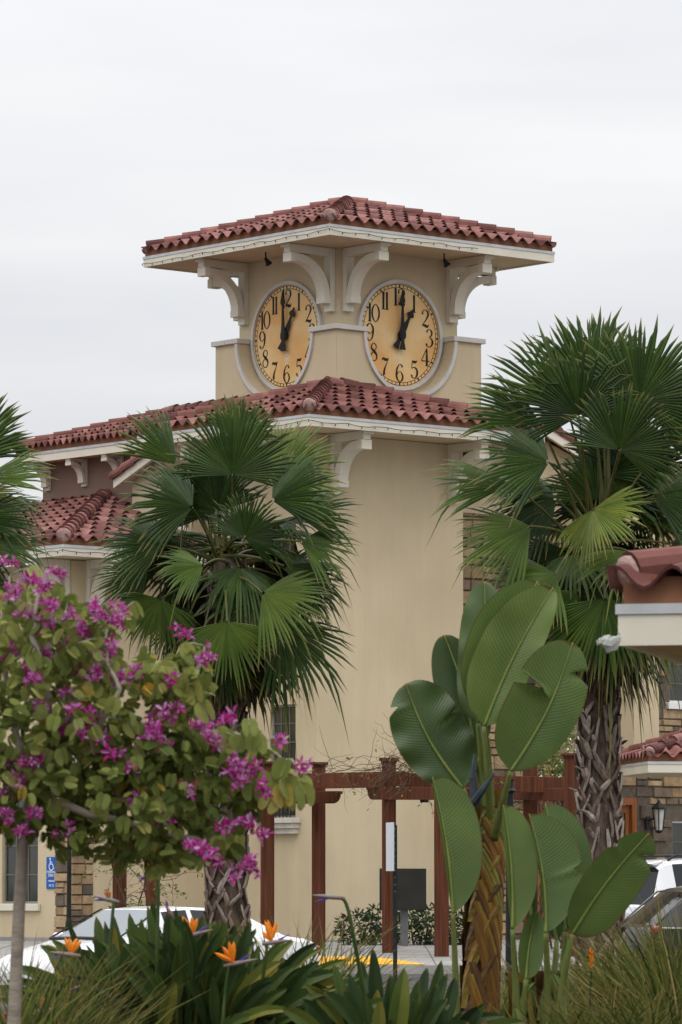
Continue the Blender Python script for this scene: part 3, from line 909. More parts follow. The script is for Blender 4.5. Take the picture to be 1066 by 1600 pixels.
# ================================================================== left wing
LW = building('hotel_wing', 'left hotel wing with a brown upper wall above a low tiled bay', 'building')
mb = MB()
ub = -3.6
mb.add([(ub, -.078, 0), (ub, 5.4, 0), (ub, 5.4, 9.8), (ub, -.078, 9.8)], [(0, 1, 2, 3)])
mb.add([(ub, 5.4, 0), (3.2, 5.4, 0), (3.2, 5.4, 9.8), (ub, 5.4, 9.8)], [(0, 1, 2, 3)])
mb.add([(3.2, 5.4, 0), (3.2, -.078, 0), (3.2, -.078, 9.8), (3.2, 5.4, 9.8)], [(0, 1, 2, 3)])
mb.build('upper_wall', M['stucco_brown'], LW)
hip_roof(LW, (ub - .5, -2.2, 0.3, 5.72), 9.9, .2, PIT, 300, 'wing roof', .21, r=.11)
for v_ in (5.2, 3.95, 2.75):
    bracket(LW, (ub, v_), (-1, 0), 9.9 - .175, 1.0, 1.25, .36, k=.45)
# small gable in front of the brown wall
mb = MB()
ug = -4.05
zr_ = lambda v_: 9.13 + (2.05 - v_) * .385
mb.prism([(-.08, 6), (1.8, 6), (1.8, zr_(1.8) - .12), (.3, zr_(.3) - .12), (-.08, zr_(.68) - .12)], (ug, 0, 0), (0, 1, 0), (0, 0, 1), (.44, 0, 0))
mb.build('gable_wall', M['stucco'], LW)
mb = MB()
for (va, vb) in ((2.05, .3), (-.3, .299)):
    za, zb_ = zr_(va if va > .3 else .6 - va), zr_(.3)
    o = V((ug - .28, va, za - .17))
    mb.add([o, (ug - .28, vb, zb_ - .17), (ug - .28, vb, zb_), (ug - .28, va, za), (ug - .2, va, za - .17), (ug - .2, vb, zb_ - .17), (ug - .2, vb, zb_), (ug - .2, va, za)],
           [(0, 1, 2, 3), (4, 7, 6, 5), (0, 4, 5, 1), (3, 2, 6, 7), (0, 3, 7, 4)])
gf = mb.build('gable_fascia', M['trim'], LW)
mb = MB()
caps(mb, (ug - .22, 2.1, zr_(2.05) + .02), (ug - .22, .3, zr_(.3) + .02), 321, .13, end=False)
caps(mb, (ug - .08, 2.1, zr_(2.05) + .01), (ug - .08, .3, zr_(.3) + .01), 322, .11, end=False)
mb.build('gable_tiles', [M['tile'], M['mortar']], LW)
mb = MB()
mb.box((ub - .06, 1.805, 7.93), (ub - .002, 5.42, 8.10)); mb.box((ug - .05, -.05, 7.93), (ug - .002, 1.84, 8.10))
mb.build('trim_band', M['trim'], LW)
# low bay with hipped roof
BU, BV = -6.9, -.08
mb = MB()
ptB = lambda a, z, d: V((BU + d, a, z))
bw = [(.97, 2.14, .80, 3.0)]
holed_wall(mb, ptB, BV, 5.2, 0, 7.28, bw, .14)
mb.add([(BU, BV, 0), (LU0 - .002, BV, 0), (LU0 - .002, BV, 7.28), (BU, BV, 7.28)], [(0, 1, 2, 3)])
mb.build('bay_wall', M['stucco'], LW)
window(LW, ptB, *bw[0], 3, 4)
mb = MB(); mb.box((BU - .07, .87, .66), (BU - .002, 2.24, .795)); mb.build('sill', M['trim'], LW, bevel=.01)
mb = MB(); mb.box((BU - .03, .46, 0), (BU - .002, 5.2, .16)); mb.build('plinth', M['concrete'], LW)
mb = MB()
stones(mb, lambda a, z, d: V((BU + a, BV - .03 + d, z)), -.03, .5, 0, 3.6, [], 31, .16, .26, .24, .34)
stones(mb, lambda a, z, d: V((BU - .03 + d, BV - a, z)), -.42, .03, 0, 3.6, [], 32, .16, .26, .24, .34)
mb.box((BU - .03, BV - .03, 0), (BU + .5, BV - .002, 3.6), 1)
mb.box((BU - .03, BV - .001, 0), (BU - .002, BV + .42, 3.6), 1)
mb.build('stone_pier', [M['stone'], M['joint']], LW)
# bay roof: a lean-to hip against the brown wall
mb = MB()
bu0, bv0 = BU - .85, BV - .85
bt = ub - bu0
zb = 7.49
slope(mb, (bu0, bv0, 0), (1, 0, 0), (0, 1, 0), zb + .075, PIT, -3.62 - bu0, bt, 1, 0, 331)
slope(mb, (bu0, 6.5, 0), (0, -1, 0), (1, 0, 0), zb + .075, PIT, 6.5 - bv0, bt, 0, 1, 332)
br = mb.build('bay_roof', M['tile'], LW, smooth=True)
mb = MB(); caps(mb, (bu0 + .06, bv0 + .06, zb + .17), (ub - .05, bv0 + bt, zb + .075 + PIT * bt + .06), 333)
mb.build('hip_cap', [M['tile'], M['mortar']], br)
def ell(o, t, z0, z1):
    """L-shaped eave board: along v = bv0 + o and u = bu0 + o"""
    mb = MB()
    a, b = bu0 + o, bv0 + o
    mb.box((a, b, z0), (-3.66, b + t, z1)); mb.box((a, b + t, z0), (a + t, 6.5, z1))
    return mb
ell(.025, .04, zb - .002, zb + .15).build('eave_closure', M['closure'], br)
ell(-.012, .06, zb - .05, zb + .006).build('drip_edge', M['drip'], br)
ell(0, .045, zb - .2, zb - .052).build('fascia', M['trim'], br)
mb = MB(); mb.box((bu0 + .047, bv0 + .047, zb - .18), (BU, 6.5, zb - .15)); mb.box((BU, bv0 + .047, zb - .18), (-3.66, BV + .3, zb - .15))
mb.build('soffit', M['stucco'], br)
bracket(LW, (BU + .42, BV), (0, -1), zb - .185, .80, 1.15)
bracket(LW, (BU, BV + .16), (-1, 0), zb - .185, .80, 1.15)

# ================================================================== right wing
RW = building('hotel_wing', 'right hotel wing of ledge stone with a jutting tan bay and wooden doors', 'building')
SV = -3.0
ptS = lambda a, z, d: V((a, SV + d, z))
h_door = (2.3, 5.0, 0.02, 2.9)
h_w1 = (6.0, 7.4, 4.85, 6.4)
h_w2 = (6.05, 7.4, .75, 2.45)
holes = [h_door, h_w1, h_w2]
mb = MB()
holed_wall(mb, ptS, .05, 9.5, 0, 9.3, holes, .18)
mb.build('stone_bed', M['joint'], RW)
mb = MB()
stones(mb, ptS, .05, 9.5, 0, 9.3, [(h[0] - .03, h[1] + .03, h[2] - .05, h[3] + .05) for h in holes] + [(2.99, 3.65, 3.6, 9.3)], 41)
mb.build('stone_facing', M['stone'], RW)
for h in (h_w1, h_w2):
    window(RW, ptS, *h, 3, 4, fmat='white')
    mb = MB(); mb.box((h[0] - .12, SV - .1, h[2] - .14), (h[1] + .1, SV + .02, h[2] - .003)); mb.build('sill', M['white'], RW, bevel=.01)
# doors
mb = MB()
def dbox(a, b, c, d, d0, d1, mm=0):
    mb.box((a, SV + d0, c), (b, SV + d1, d), mm)
dbox(2.3, 2.42, .02, 2.9, -.06, .14); dbox(4.88, 5.0, .02, 2.9, -.06, .14); dbox(2.42, 4.88, 2.76, 2.9, -.06, .14)
dbox(3.44, 3.56, .02, 2.76, -.03, .14)
dr = mb.build('door', M['doorwood'], RW)
for (a, b) in ((2.42, 3.44), (3.56, 4.88)):
    n_ = 1 if b - a < 1.1 else 2
    for i in range(n_):
        e, f = a + (b - a) * i / n_, a + (b - a) * (i + 1) / n_
        mb = MB()
        dbox(e + .004, e + .11, .04, 2.755, .02, .075); dbox(f - .11, f - .004, .04, 2.755, .02, .075)
        dbox(e + .11, f - .11, 2.6, 2.755, .02, .075); dbox(e + .11, f - .11, .04, .3, .02, .075)
        mb.build('door_leaf', M['doorwood'], dr)
        mb = MB(); dbox(e + .11, f - .11, .3, 2.6, .045, .05); mb.build('pane', M['glass'], dr)
        mb = MB(); dbox(f - .075, f - .045, 1.0, 1.3, -.03, .02); mb.build('handle', M['iron'], dr)
# jutting bay
mb = MB()
b0, b1 = 2.97, 3.66
ptY = lambda a, z, d: V((b0 + d, -a, z))
bwin = (3.55, 4.35, 4.42, 6.4)
holed_wall(mb, ptY, -SV + .0, 5.1, 3.6, 9.2, [bwin], .14)
mb.add([(b0, -5.1, 3.6), (b1, -5.1, 3.6), (b1, -5.1, 9.2), (b0, -5.1, 9.2)], [(0, 1, 2, 3)])
mb.add([(b1, -5.1, 3.6), (b1, SV, 3.6), (b1, SV, 9.2), (b1, -5.1, 9.2)], [(0, 1, 2, 3)])
mb.add([(b0, -5.1, 3.6), (b1, -5.1, 3.6), (b1, SV, 3.6), (b0, SV, 3.6)], [(0, 1, 2, 3)])
mb.add([(b0, -5.1, 9.2), (b1, -5.1, 9.2), (b1, SV, 9.2), (b0, SV, 9.2)], [(0, 1, 2, 3)])
mb.build('bay_wall', M['stucco'], RW)
window(RW, ptY, *bwin, 2, 4)
balconette(RW, ptY, bwin[0] - .25, bwin[1] + .25, bwin[2] - .005)
# gabled dormer-like roof over the stone and its lower skirt roof
mb = MB()
zg = lambda u: 9.35 + (u - .25) * .42
mb.prism([(.06, 8.4), (4.2, 8.4), (4.2, zg(.3)), (2.25, zg(2.25) - .15), (.35, zg(.35) - .15), (.06, 9.2)], (0, SV - .07, 0), (1, 0, 0), (0, 0, 1), (0, .3, 0))
mb.build('gable_wall', M['stucco'], RW)
mb = MB()
for (ua, ub_) in ((.2, 2.25), (4.4, 2.251)):
    za = zg(ua if ua < 2.25 else 4.5 - ua)
    zb2 = zg(2.25)
    mb.add([(ua, SV - .45, za - .2), (ub_, SV - .45, zb2 - .2), (ub_, SV - .45, zb2), (ua, SV - .45, za), (ua, SV - .38, za - .2), (ub_, SV - .38, zb2 - .2), (ub_, SV - .38, zb2), (ua, SV - .38, za)],
           [(0, 1, 2, 3), (4, 7, 6, 5), (0, 4, 5, 1), (3, 2, 6, 7), (0, 3, 7, 4)])
mb.build('gable_fascia', M['trim'], RW)
mb = MB()
for vv, r_ in ((SV - .36, .13), (SV - .12, .12), (SV + .15, .12)):
    caps(mb, (.15, vv, zg(.2) + .02), (2.25, vv, zg(2.25) + .02), 351, r_, end=False)
    caps(mb, (4.4, vv, zg(.1) + .02), (2.25, vv, zg(2.25) + .02), 352, r_, end=False)
mb.build('gable_tiles', [M['tile'], M['mortar']], RW)
mb = MB()
slope(mb, (1.2, SV - 1.1, 0), (1, 0, 0), (0, 1, 0), 7.05, .36, 1.76, 1.09, 0, 0, 361)
sk = mb.build('skirt_roof', M['tile'], RW, smooth=True)
mb = MB(); mb.box((1.2, SV - 1.08, 6.83), (2.965, SV - 1.03, 7.04)); mb.box((1.2, SV - 1.03, 6.85), (2.965, SV - .08, 6.88))
mb.build('fascia', M['trim'], sk)

# small porch roof at the right edge of the photo
pc = at(1013, 1207, 82)
PO = thing('porch_roof', 'small red tiled porch roof beside the stone wall at the right edge', 'roof', (pc.x, pc.y, 0), R(8))
hip_roof(PO, (0, 0, 4.6, 3.4), pc.z + .2, .2, .38, 400, None, .31, r=.11)
mb = MB()
for x, y in ((.5, .5), (4.1, .5), (4.1, 2.9), (.5, 2.9)):
    mb.box((x - .12, y - .12, 0), (x + .12, y + .12, pc.z + .02))
for x, y in ((3.6, .5),):
    pass
mb2 = MB()
for x, y in ((4.1, .5), (4.1, 2.9)):
    mb2.box((x - .15, y - .15, -.28), (x + .15, y + .15, pc.z + .028))
mb2.build('column', M['stucco'], PO)

# near tiled roof corner reaching in from the right
nc = at(966, 1009, 23.2)
NR = thing('tiled_shelter', 'near tiled roof corner with cream fascia cut by the right edge of the photo', 'shelter', (nc.x, nc.y, 0), R(-14))
hip_roof(NR, (0, 0, 3.6, 3.0), nc.z + .213, .213, .30, 450, None, .30, r=.092)
mb = MB()
mb.box((.5, .5, -.65), (3.1, 2.5, nc.z + .028))
mb.build('enclosure_wall', M['stucco'], NR)
# crumpled white scrap caught on the fascia corner
q0 = at(946, 1005, 23.05)
mb = MB()
rr = random.Random(5)
rows = []
for i in range(7):
    f = i / 6
    c = at(968 - 34 * f, 998 + 9 * f + 4 * math.sin(f * 5), 23.1 - .03 * f)
    rad = .018 + .030 * math.sin(math.pi * min(f * 1.05 + .12, 1.0))
    rows.append([c + V((rr.uniform(-.008, .008), math.cos(a) * rad * .8, math.sin(a) * rad * rr.uniform(.6, 1.25))) for a in [2 * math.pi * k / 9 for k in range(9)]])
for a_, b_ in zip(rows, rows[1:]):
    mb.strip(a_, b_, 0, .5, True)
mb.add(rows[-1], [tuple(range(9))])
tag(mb.build('plastic_scrap', M['plastic'], offset=tuple(q0)), 'crumpled white plastic scrap snagged on the corner of the near fascia', 'litter')


# ================================================================== things fixed on the building
def string_lights(name, label, P, sag=.03):
    mb = MB()
    pts = []
    rr = random.Random(len(P))
    bulbs = []
    for a, b in zip(P, P[1:]):
        a, b = V(a), V(b)
        n_ = max(6, int((b - a).length / .16))
        for i in range(n_):
            f = i / n_
            pts.append(a.lerp(b, f) + V((0, 0, -sag * abs(math.sin(f * n_ * .55)) + rr.uniform(-.008, .008))))
            if i % 2 == 0: bulbs.append(pts[-1])
    mb.tube(pts, .006, 4)
    for q in bulbs:
        mb.lathe(q + V((0, 0, -.055)), [(.003, 0.01), (.011, .025), (.008, .05)], 5)
    o = mb.build(name, M['black'], None, offset=tuple(P[0]))
    return tag(o, label, 'string lights', 'strings of bulbs along the eaves')

def eave_line(u0, v0, u1, v1, z, e=.03):
    return [wl(u0 - e, v1, z - .03), wl(u0 - e, v0 - e, z), wl(u1, v0 - e, z - .02)]
string_lights('string_lights', 'dark string of bulbs along the topmost fascia of the clock tower', eave_line(-AE, -AE, AE - 1.9, AE, Z1 - .10))
string_lights('string_lights', 'dark string of bulbs along the lower fascia beneath the dials', eave_line(LR[0], LR[1], LR[2], LR[3] - .3, 9.85 - .11))
string_lights('string_lights', 'dark string of bulbs along the fascia of the low left bay', eave_line(bu0, bv0, -3.9, 4.0, zb - .1))

def floodlight(u, v, label):
    c = wl(u, v, Z1 - .175)
    t = thing('floodlight', label, 'floodlight', tuple(c), 0, 'small black floodlights under the top eave')
    mb = MB(); mb.tube([V((0, 0, 0)), V((0, 0, -.16)), V((.03, .03, -.22))], .022, 6); mb.build('stem', M['black'], t)
    mb = MB()
    d = V((.45, .35, -.75)).normalized()
    a = V((.0, .0, -.19))
    mb.tube([a - d * .02, a + d * .10, a + d * .17, a + d * .20], [.045, .065, .10, .105], 10)
    mb.build('shade', M['black'], t)
    t.scale = (.68, .68, .68)
floodlight(-2.25, -.15, 'small black floodlight under the eave above the left dial')
floodlight(.55, -2.3, 'small black floodlight under the eave above the right dial')

# wall lantern by the doors
wc = wl(5.32, SV - .07, 2.55)
t = thing('wall_lantern', 'black wall lantern with frosted panes on the stone beside the doors', 'lantern', tuple(wc), TH)
mb = MB(); mb.box((-.06, -.0, -.28), (.06, .05, -.02)); mb.tube([V((0, 0, -.1)), V((0, -.14, -.06)), V((0, -.24, .06)), V((0, -.3, .16))], .018, 6); mb.build('arm', M['iron'], t)
mb = MB()
mb.lathe((0, -.3, .0), [(.02, .30), (.03, .27), (.06, .24), (.15, .15), (.155, .12)], 8)
mb.lathe((0, -.3, .0), [(.03, -.36), (.07, -.33), (.075, -.30)], 8)
for k in range(4):
    a = math.pi / 4 + k * math.pi / 2
    mb.tube([V((.075 * math.cos(a), -.3 + .075 * math.sin(a), -.3)), V((.125 * math.cos(a), -.3 + .125 * math.sin(a), .12))], .011, 4)
mb.build('housing', M['iron'], t)
mb = MB(); mb.lathe((0, -.3, 0), [(.062, -.298), (.108, .118)], 8); mb.build('pane', M['lampglass'], t)


def text_mesh(txt, size, name, mat_, parent, mtx, ext=.002):
    cu = bpy.data.curves.new(name, 'FONT')
    cu.body = txt; cu.size = size; cu.align_x = 'CENTER'; cu.align_y = 'CENTER'; cu.extrude = ext
    tmp = bpy.data.objects.new(name, cu)
    COL.objects.link(tmp)
    dg = bpy.context.evaluated_depsgraph_get()
    me = bpy.data.meshes.new_from_object(tmp.evaluated_get(dg))
    bpy.data.objects.remove(tmp)
    me.materials.clear(); me.materials.append(mat_)
    o = bpy.data.objects.new(name, me)
    COL.objects.link(o)
    o.parent = parent
    o.matrix_local = mtx
    return o

# accessible parking sign on the left wall: local x to the reader's right, y out of the wall
sc0 = wl(BU - .01, .50, 1.08)
t = thing('parking_sign', 'blue wheelchair parking sign on the tan wall beside the stone pier', 'sign', tuple(sc0), TH - math.pi / 2)
def plate(z0, z1):
    mb = MB(); mb.box((-.17, -.012, z0), (.17, 0, z1)); return mb.build('plate', M['signblue'], t, bevel=.003)
plate(.215, .60); plate(0, .205)
mb = MB()
S_ = lambda pts, w_: mb.band([V((x + nx * w_ / 2, -.0125, z + nz * w_ / 2)) for (x, z), (nx, nz) in pts], [V((x - nx * w_ / 2, -.0125, z - nz * w_ / 2)) for (x, z), (nx, nz) in pts], V((0, -.002, 0)))
def stroke(P, w_, closed=False):
    q = []
    n_ = len(P)
    for i in range(n_):
        a, b = (P[(i - 1) % n_], P[(i + 1) % n_]) if closed else (P[max(i - 1, 0)], P[min(i + 1, n_ - 1)])
        dx, dz = b[0] - a[0], b[1] - a[1]; l_ = math.hypot(dx, dz) or 1
        q.append((P[i], (-dz / l_, dx / l_)))
    S_(q, w_)
sx, sz = -.01, .45
stroke([(sx - .03, sz + .10 + .001 * k) for k in range(2)] , .001)
mb.add([V((sx - .035 + .022 * math.cos(a), -.0145, sz + .115 + .022 * math.sin(a))) for a in [2 * math.pi * k / 10 for k in range(10)]], [tuple(range(10))])
stroke([(sx - .035, sz + .085), (sx - .03, sz + .02), (sx + .045, sz + .015), (sx + .075, sz - .07), (sx + .10, sz - .06)], .022)
stroke([(sx - .033, sz + .055), (sx + .03, sz + .055)], .018)
stroke([(sx + .02 + .07 * math.cos(a) - .02, sz - .03 + .07 * math.sin(a)) for a in [R(125 + 22 * k) for k in range(12)]], .018)
mb.build('wheelchair_symbol', M['white'], t)
rot = Matrix.Rotation(R(90), 4, 'X')
for txt, z_, s_ in (('PARKING', .315, .072), ('ONLY', .25, .085), ('PARKING', .145, .05), ('IN 22', .06, .07)):
    text_mesh(txt, s_, 'lettering', M['white'], t, Matrix.Translation((0, -.0135, z_)) @ rot)

# ================================================================== pergola
pg0 = V((0, 77, 0))
PG = thing('pergola', 'reddish brown stained timber pergola with capped posts along the pavement', 'pergola', tuple(pg0))
WP = .24
posts = [(418, 77.6, 1190), (498, 77.6, 1191), (608, 76.0, 1184), (690, 74.2, 1177), (829, 76, 1180), (894, 74.2, 1177), (187, 78.5, 1192), (239, 77.2, 1190)]
for px, Y, pt_ in posts:
    c = at(px, 1400, Y)
    zt = at(px, pt_, Y).z
    mb = MB()
    z0 = sw(Y) - .02
    mb.box((c.x - WP / 2, Y - WP / 2, z0), (c.x + WP / 2, Y + WP / 2, zt - .05))
    o = mb.build('post', M['redwood'], PG, bevel=.012, offset=None)
    o.location = -pg0
    mb = MB()
    mb.box((c.x - WP / 2 - .05, Y - WP / 2 - .05, zt - .05), (c.x + WP / 2 + .05, Y + WP / 2 + .05, zt))
    mb.box((c.x - WP / 2 - .02, Y - WP / 2 - .02, zt - .085), (c.x + WP / 2 + .02, Y + WP / 2 + .02, zt - .051))
    mb.build('post_cap', M['redwood'], o, bevel=.012)


def beam(pa, pb, h, wd, name='beam', curl=True, t=.5):
    """timber with concave cut ends between two points on its top edge"""
    pa, pb = V(pa), V(pb)
    d = pb - pa
    L_ = d.length; d.normalize()
    q = V((-d.y, d.x, 0)); q.normalize()
    pr = [(0, 0), (L_, 0), (L_, -h * .22)]
    rc = h * .72
    pr += [(L_ - .04 - rc * (1 - math.cos(a)) , -h * .24 - (h * .76) * math.sin(a)) for a in [math.pi / 2 * k / 6 for k in range(7)]]
    pr += [(.04 + rc * (1 - math.cos(a)), -h * .24 - (h * .76) * math.sin(a)) for a in [math.pi / 2 * k / 6 for k in range(6, -1, -1)]]
    pr += [(0, -h * .22)]
    mb = MB()
    mb.prism(pr, pa - q * wd / 2, d, V((0, 0, 1)), q * wd, 0, t)
    o = mb.build(name, M['redwood'], PG, bevel=.008)
    o.location = -pg0
    return o
# long upper beams, one each side of the posts
for dy, t_ in ((-.165, .62), (.165, .3)):
    beam(at(350, 1211, 77.2 + dy), at(634, 1205, 76 + dy), .27, .075, 'beam', t=t_)
    beam(at(612, 1207, 75.8 + dy), at(888, 1215, 75.3 + dy), .27, .075, 'beam', t=t_)
    beam(at(120, 1214, 78.2 + dy), at(352, 1211, 77.5 + dy), .27, .075, 'beam', t=t_)
# cross beams under them on each pair of posts
for a, b in (((395, 1237, 78.0), (533, 1236, 77.0)), ((577, 1230, 76.4), (735, 1230, 73.6)), ((800, 1230, 76.4), (930, 1233, 73.6)), ((160, 1240, 79), (270, 1240, 76.6))):
    beam(at(*a), at(*b), .215, .13, 'cross_beam', t=.4)
# hanging eye hook
hk = at(626, 1244, 75.6)
mb = MB(); mb.tube([hk + V((.035 * math.cos(a), 0, .035 * math.sin(a))) for a in [2 * math.pi * k / 12 for k in range(13)]], .008, 5)
hko = mb.build('hook', M['iron'], PG); hko.location = -pg0
dl = at(663, 1252, 75)
mb = MB(); mb.box((dl.x - .07, dl.y - .05, dl.z - .02), (dl.x + .07, dl.y + .05, dl.z + .03))
dlo = mb.build('down_lamp', M['iron'], PG); dlo.location = -pg0

# ================================================================== signs and posts
s0 = at(616, 1400, 58); gzz = gz(57.3)
t = thing('signpost', 'dark green steel signpost with a white plate seen edge on', 'signpost', (s0.x + .005, 57.4, gzz))
mb = MB()
ztop = at(616, 1289, 57.4).z - gzz
mb.box((-.028, -.028, 0), (.028, .028, ztop))
for i in range(10):
    z_ = ztop - .05 - i * .09
    mb.box((-.008, -.0295, z_ - .008), (.008, -.0281, z_ + .008), 1)
mb.build('post', [M['greenpost'], M['steel']], t, bevel=.004)
zp0, zp1 = at(611, 1361, 57.4).z - gzz, at(611, 1285, 57.4).z - gzz
mb = MB()
e = V((-.30, .95, 0)).normalized(); n_ = V((.95, .30, 0)).normalized()
c = V((-.046, .02, zp0))
mb.obox(c - e * .12, e * .33, n_ * -.006, V((0, 0, zp1 - zp0)))
mb.obox(c - e * .12 - n_ * .05, e * .01, n_ * .05, V((0, 0, zp1 - zp0)))
mb.build('plate', M['signwhite'], t)

c = at(632, 1470, 79.5)
t = thing('menu_sign', 'dark square notice panel on a grey post before the hedge', 'sign', (c.x, c.y, .06))
za, zb_ = at(632, 1422, 79.5).z - .06, at(632, 1357, 79.5).z - .06
mb = MB(); mb.prism([(-.40, za), (.40, za), (.40, zb_), (-.40, zb_)], (0, -.06, 0), (.98, .1, 0), (0, 0, 1), (.005, .06, 0)); mb.build('panel', M['signdark'], t, bevel=.01)
mb = MB(); mb.prism([(-.455, za), (-.415, za), (-.415, zb_), (-.455, zb_)], (0, -.02, 0), (.98, .1, 0), (0, 0, 1), (.005, .06, 0)); mb.build('hinge_rail', M['signdark'], t)
mb = MB(); mb.box((-.07, .05, 0), (.07, .15, zb_ - .1)); mb.build('post', M['steel'], t, bevel=.01)


def lamp_post(px, Y, z0, zt, label, r=.042, lantern=True):
    c = at(px, 1400, Y)
    t = thing('lamp_post', label, 'lamp post', (c.x, Y, z0))
    H = zt - z0
    mb = MB()
    mb.lathe((0, 0, 0), [(.10, 0), (.10, .04), (.08, .08), (.07, .28), (.085, .31), (.07, .34), (.06, .42), (r * 1.08, .5), (r, .8), (r * .85, H - .5), (r * 1.5, H - .46), (r * .9, H - .42), (r * .8, H - .32), (r * 1.3, H - .3)], 12)
    mb.build('pole', M['black'], t, smooth=False)
    if lantern:
        mb = MB(); mb.lathe((0, 0, H - .3), [(.06, 0), (.13, .06), (.16, .34)], 8); mb.build('globe', M['lampglass'], t)
        mb = MB(); mb.lathe((0, 0, H + .04), [(.19, 0), (.17, .04), (.08, .16), (.03, .2), (.03, .26)], 8); mb.build('cap', M['black'], t)
    return t
lamp_post(108, 80.5, .05, 3.6, 'slim black lamp post before the stone pier, its head lost in the orchid tree')
lamp_post(797, 64, gz(64), 2.95, 'plain black pole rising behind the giant bird of paradise leaves', .065, False)


# ================================================================== vehicles
def cspl(keys, n=5):
    """dense stations from key stations, smooth in every column but the flag"""
    out_ = []
    for i in range(len(keys) - 1):
        p = [keys[min(max(i + k, 0), len(keys) - 1)] for k in (-1, 0, 1, 2)]
        for j in range(n):
            t = j / n
            row = []
            for c in range(7):
                a, b, c_, d = p[0][c], p[1][c], p[2][c], p[3][c]
                m1, m2 = (c_ - a) / 2, (d - b) / 2
                # limit overshoot
                dl_ = c_ - b
                if abs(m1) > 2 * abs(dl_): m1 = math.copysign(2 * abs(dl_), m1)
                if abs(m2) > 2 * abs(dl_): m2 = math.copysign(2 * abs(dl_), m2)
                row.append((2 * t ** 3 - 3 * t * t + 1) * b + (t ** 3 - 2 * t * t + t) * m1 + (-2 * t ** 3 + 3 * t * t) * c_ + (t ** 3 - t * t) * m2)
            out_.append((row, keys[i][7]))
    out_.append((list(keys[-1][:7]), keys[-1][7]))
    return out_


def vehicle(label, keys, wheels, pos, rz, paint, wr=.33, roof_rail=False, sunroof=False, name='parked_car', glasstop='windscreen'):
    t = thing(name, label, 'car', tuple(pos), rz)
    st = cspl(keys)
    rings = []
    for row, fl in st:
        x, zb_, zbelt, zt, wb, wbl, wt = row
        rings.append([V((x, wb * .86, zb_)), V((x, wb * .97, zb_ + .10)), V((x, wb, zb_ + (zbelt - zb_) * .42)), V((x, wb * .985, zb_ + (zbelt - zb_) * .75)), V((x, wbl, zbelt)),
                      V((x, wt, zt - (zt - zbelt) * .07 - .015)), V((x, wt * .86, zt - .012)), V((x, wt * .45, zt - .003)), V((x, 0, zt))])
    body, front, rear = MB(), MB(), MB()
    sides = {1: MB(), -1: MB()}
    for sg in (1, -1):
        fl_ = lambda p: V((p.x, p.y * sg, p.z))
        for i in range(len(rings) - 1):
            flag = st[i][1]
            for j in range(8):
                q = [fl_(rings[i][j]), fl_(rings[i + 1][j]), fl_(rings[i + 1][j + 1]), fl_(rings[i][j + 1])]
                tgt = body
                if j == 4 and flag in ('side',): tgt = sides[sg]
                elif j >= 5 and flag == 'front': tgt = front
                elif j >= 5 and flag == 'rear': tgt = rear
                tgt.add(q, [(0, 1, 2, 3)])
    for R_ in (rings[0], rings[-1]):
        loop = R_ + [V((p.x, -p.y, p.z)) for p in reversed(R_[:-1])]
        body.add(loop, [tuple(range(len(loop)))])
    bo = body.build('body', paint, t, smooth=True)
    for side in sides.values():
        if side.f: side.build('side_window', M['carglass'], t, smooth=True)
    if front.f: front.build('windscreen', M[glasstop], t, smooth=True)
    if rear.f: rear.build('rear_window', M['carglass'], t, smooth=True)
    for x in wheels:
        for sg in (1, -1):
            y = sg * (max(k[4] for k in keys) - .02)
            mb = MB()
            yy_ = [(-.2, wr * .92), (-.19, wr), (-.02, wr), (.0, wr * .94), (.004, wr * .66)]
            pr_ = [[V((x + r_ * math.cos(a), y + sg * d_, wr + r_ * math.sin(a))) for a in [2 * math.pi * k / 24 for k in range(24)]] for d_, r_ in yy_]
            for a_, b_ in zip(pr_, pr_[1:]): mb.strip(a_, b_, 0, .5, True)
            wh = mb.build('wheel', M['rubber'], t, smooth=True)
            mb = MB()
            for k in range(7):
                a = 2 * math.pi * k / 7
                d1 = V((math.cos(a), 0, math.sin(a))); d2 = V((-math.sin(a), 0, math.cos(a)))
                c_ = V((x, y + sg * .0, wr))
                mb.obox(c_ + d1 * .03 - d2 * .03, d1 * (wr * .62), d2 * .06, V((0, sg * .012, 0)))
            mb.band([V((x + wr * .68 * math.cos(a), y + sg * .002, wr + wr * .68 * math.sin(a))) for a in [2 * math.pi * k / 24 for k in range(24)]],
                    [V((x + wr * .6 * math.cos(a), y + sg * .002, wr + wr * .6 * math.sin(a))) for a in [2 * math.pi * k / 24 for k in range(24)]], V((0, sg * .012, 0)), close=True)
            mb.build('rim', M['alloy'], wh)
            mb = MB()
            mb.band([V((x + wr * 1.28 * math.cos(a), y + sg * .012, wr + wr * 1.28 * math.sin(a))) for a in [math.pi * k / 12 for k in range(13)]],
                    [V((x + wr * 1.02 * math.cos(a), y + sg * .012, wr + wr * 1.02 * math.sin(a))) for a in [math.pi * k / 12 for k in range(13)]], V((0, sg * .012, 0)))
            mb.build('wheel_arch', M['rubber'], t)
    return t, st


def car_lamp(t, name, x0, x1, y0, y1, z0, z1, m):
    for sg in (1, -1):
        mb = MB(); mb.box((x0, min(sg * y0, sg * y1), z0), (x1, max(sg * y0, sg * y1), z1)); mb.build(name, m, t, bevel=.03)


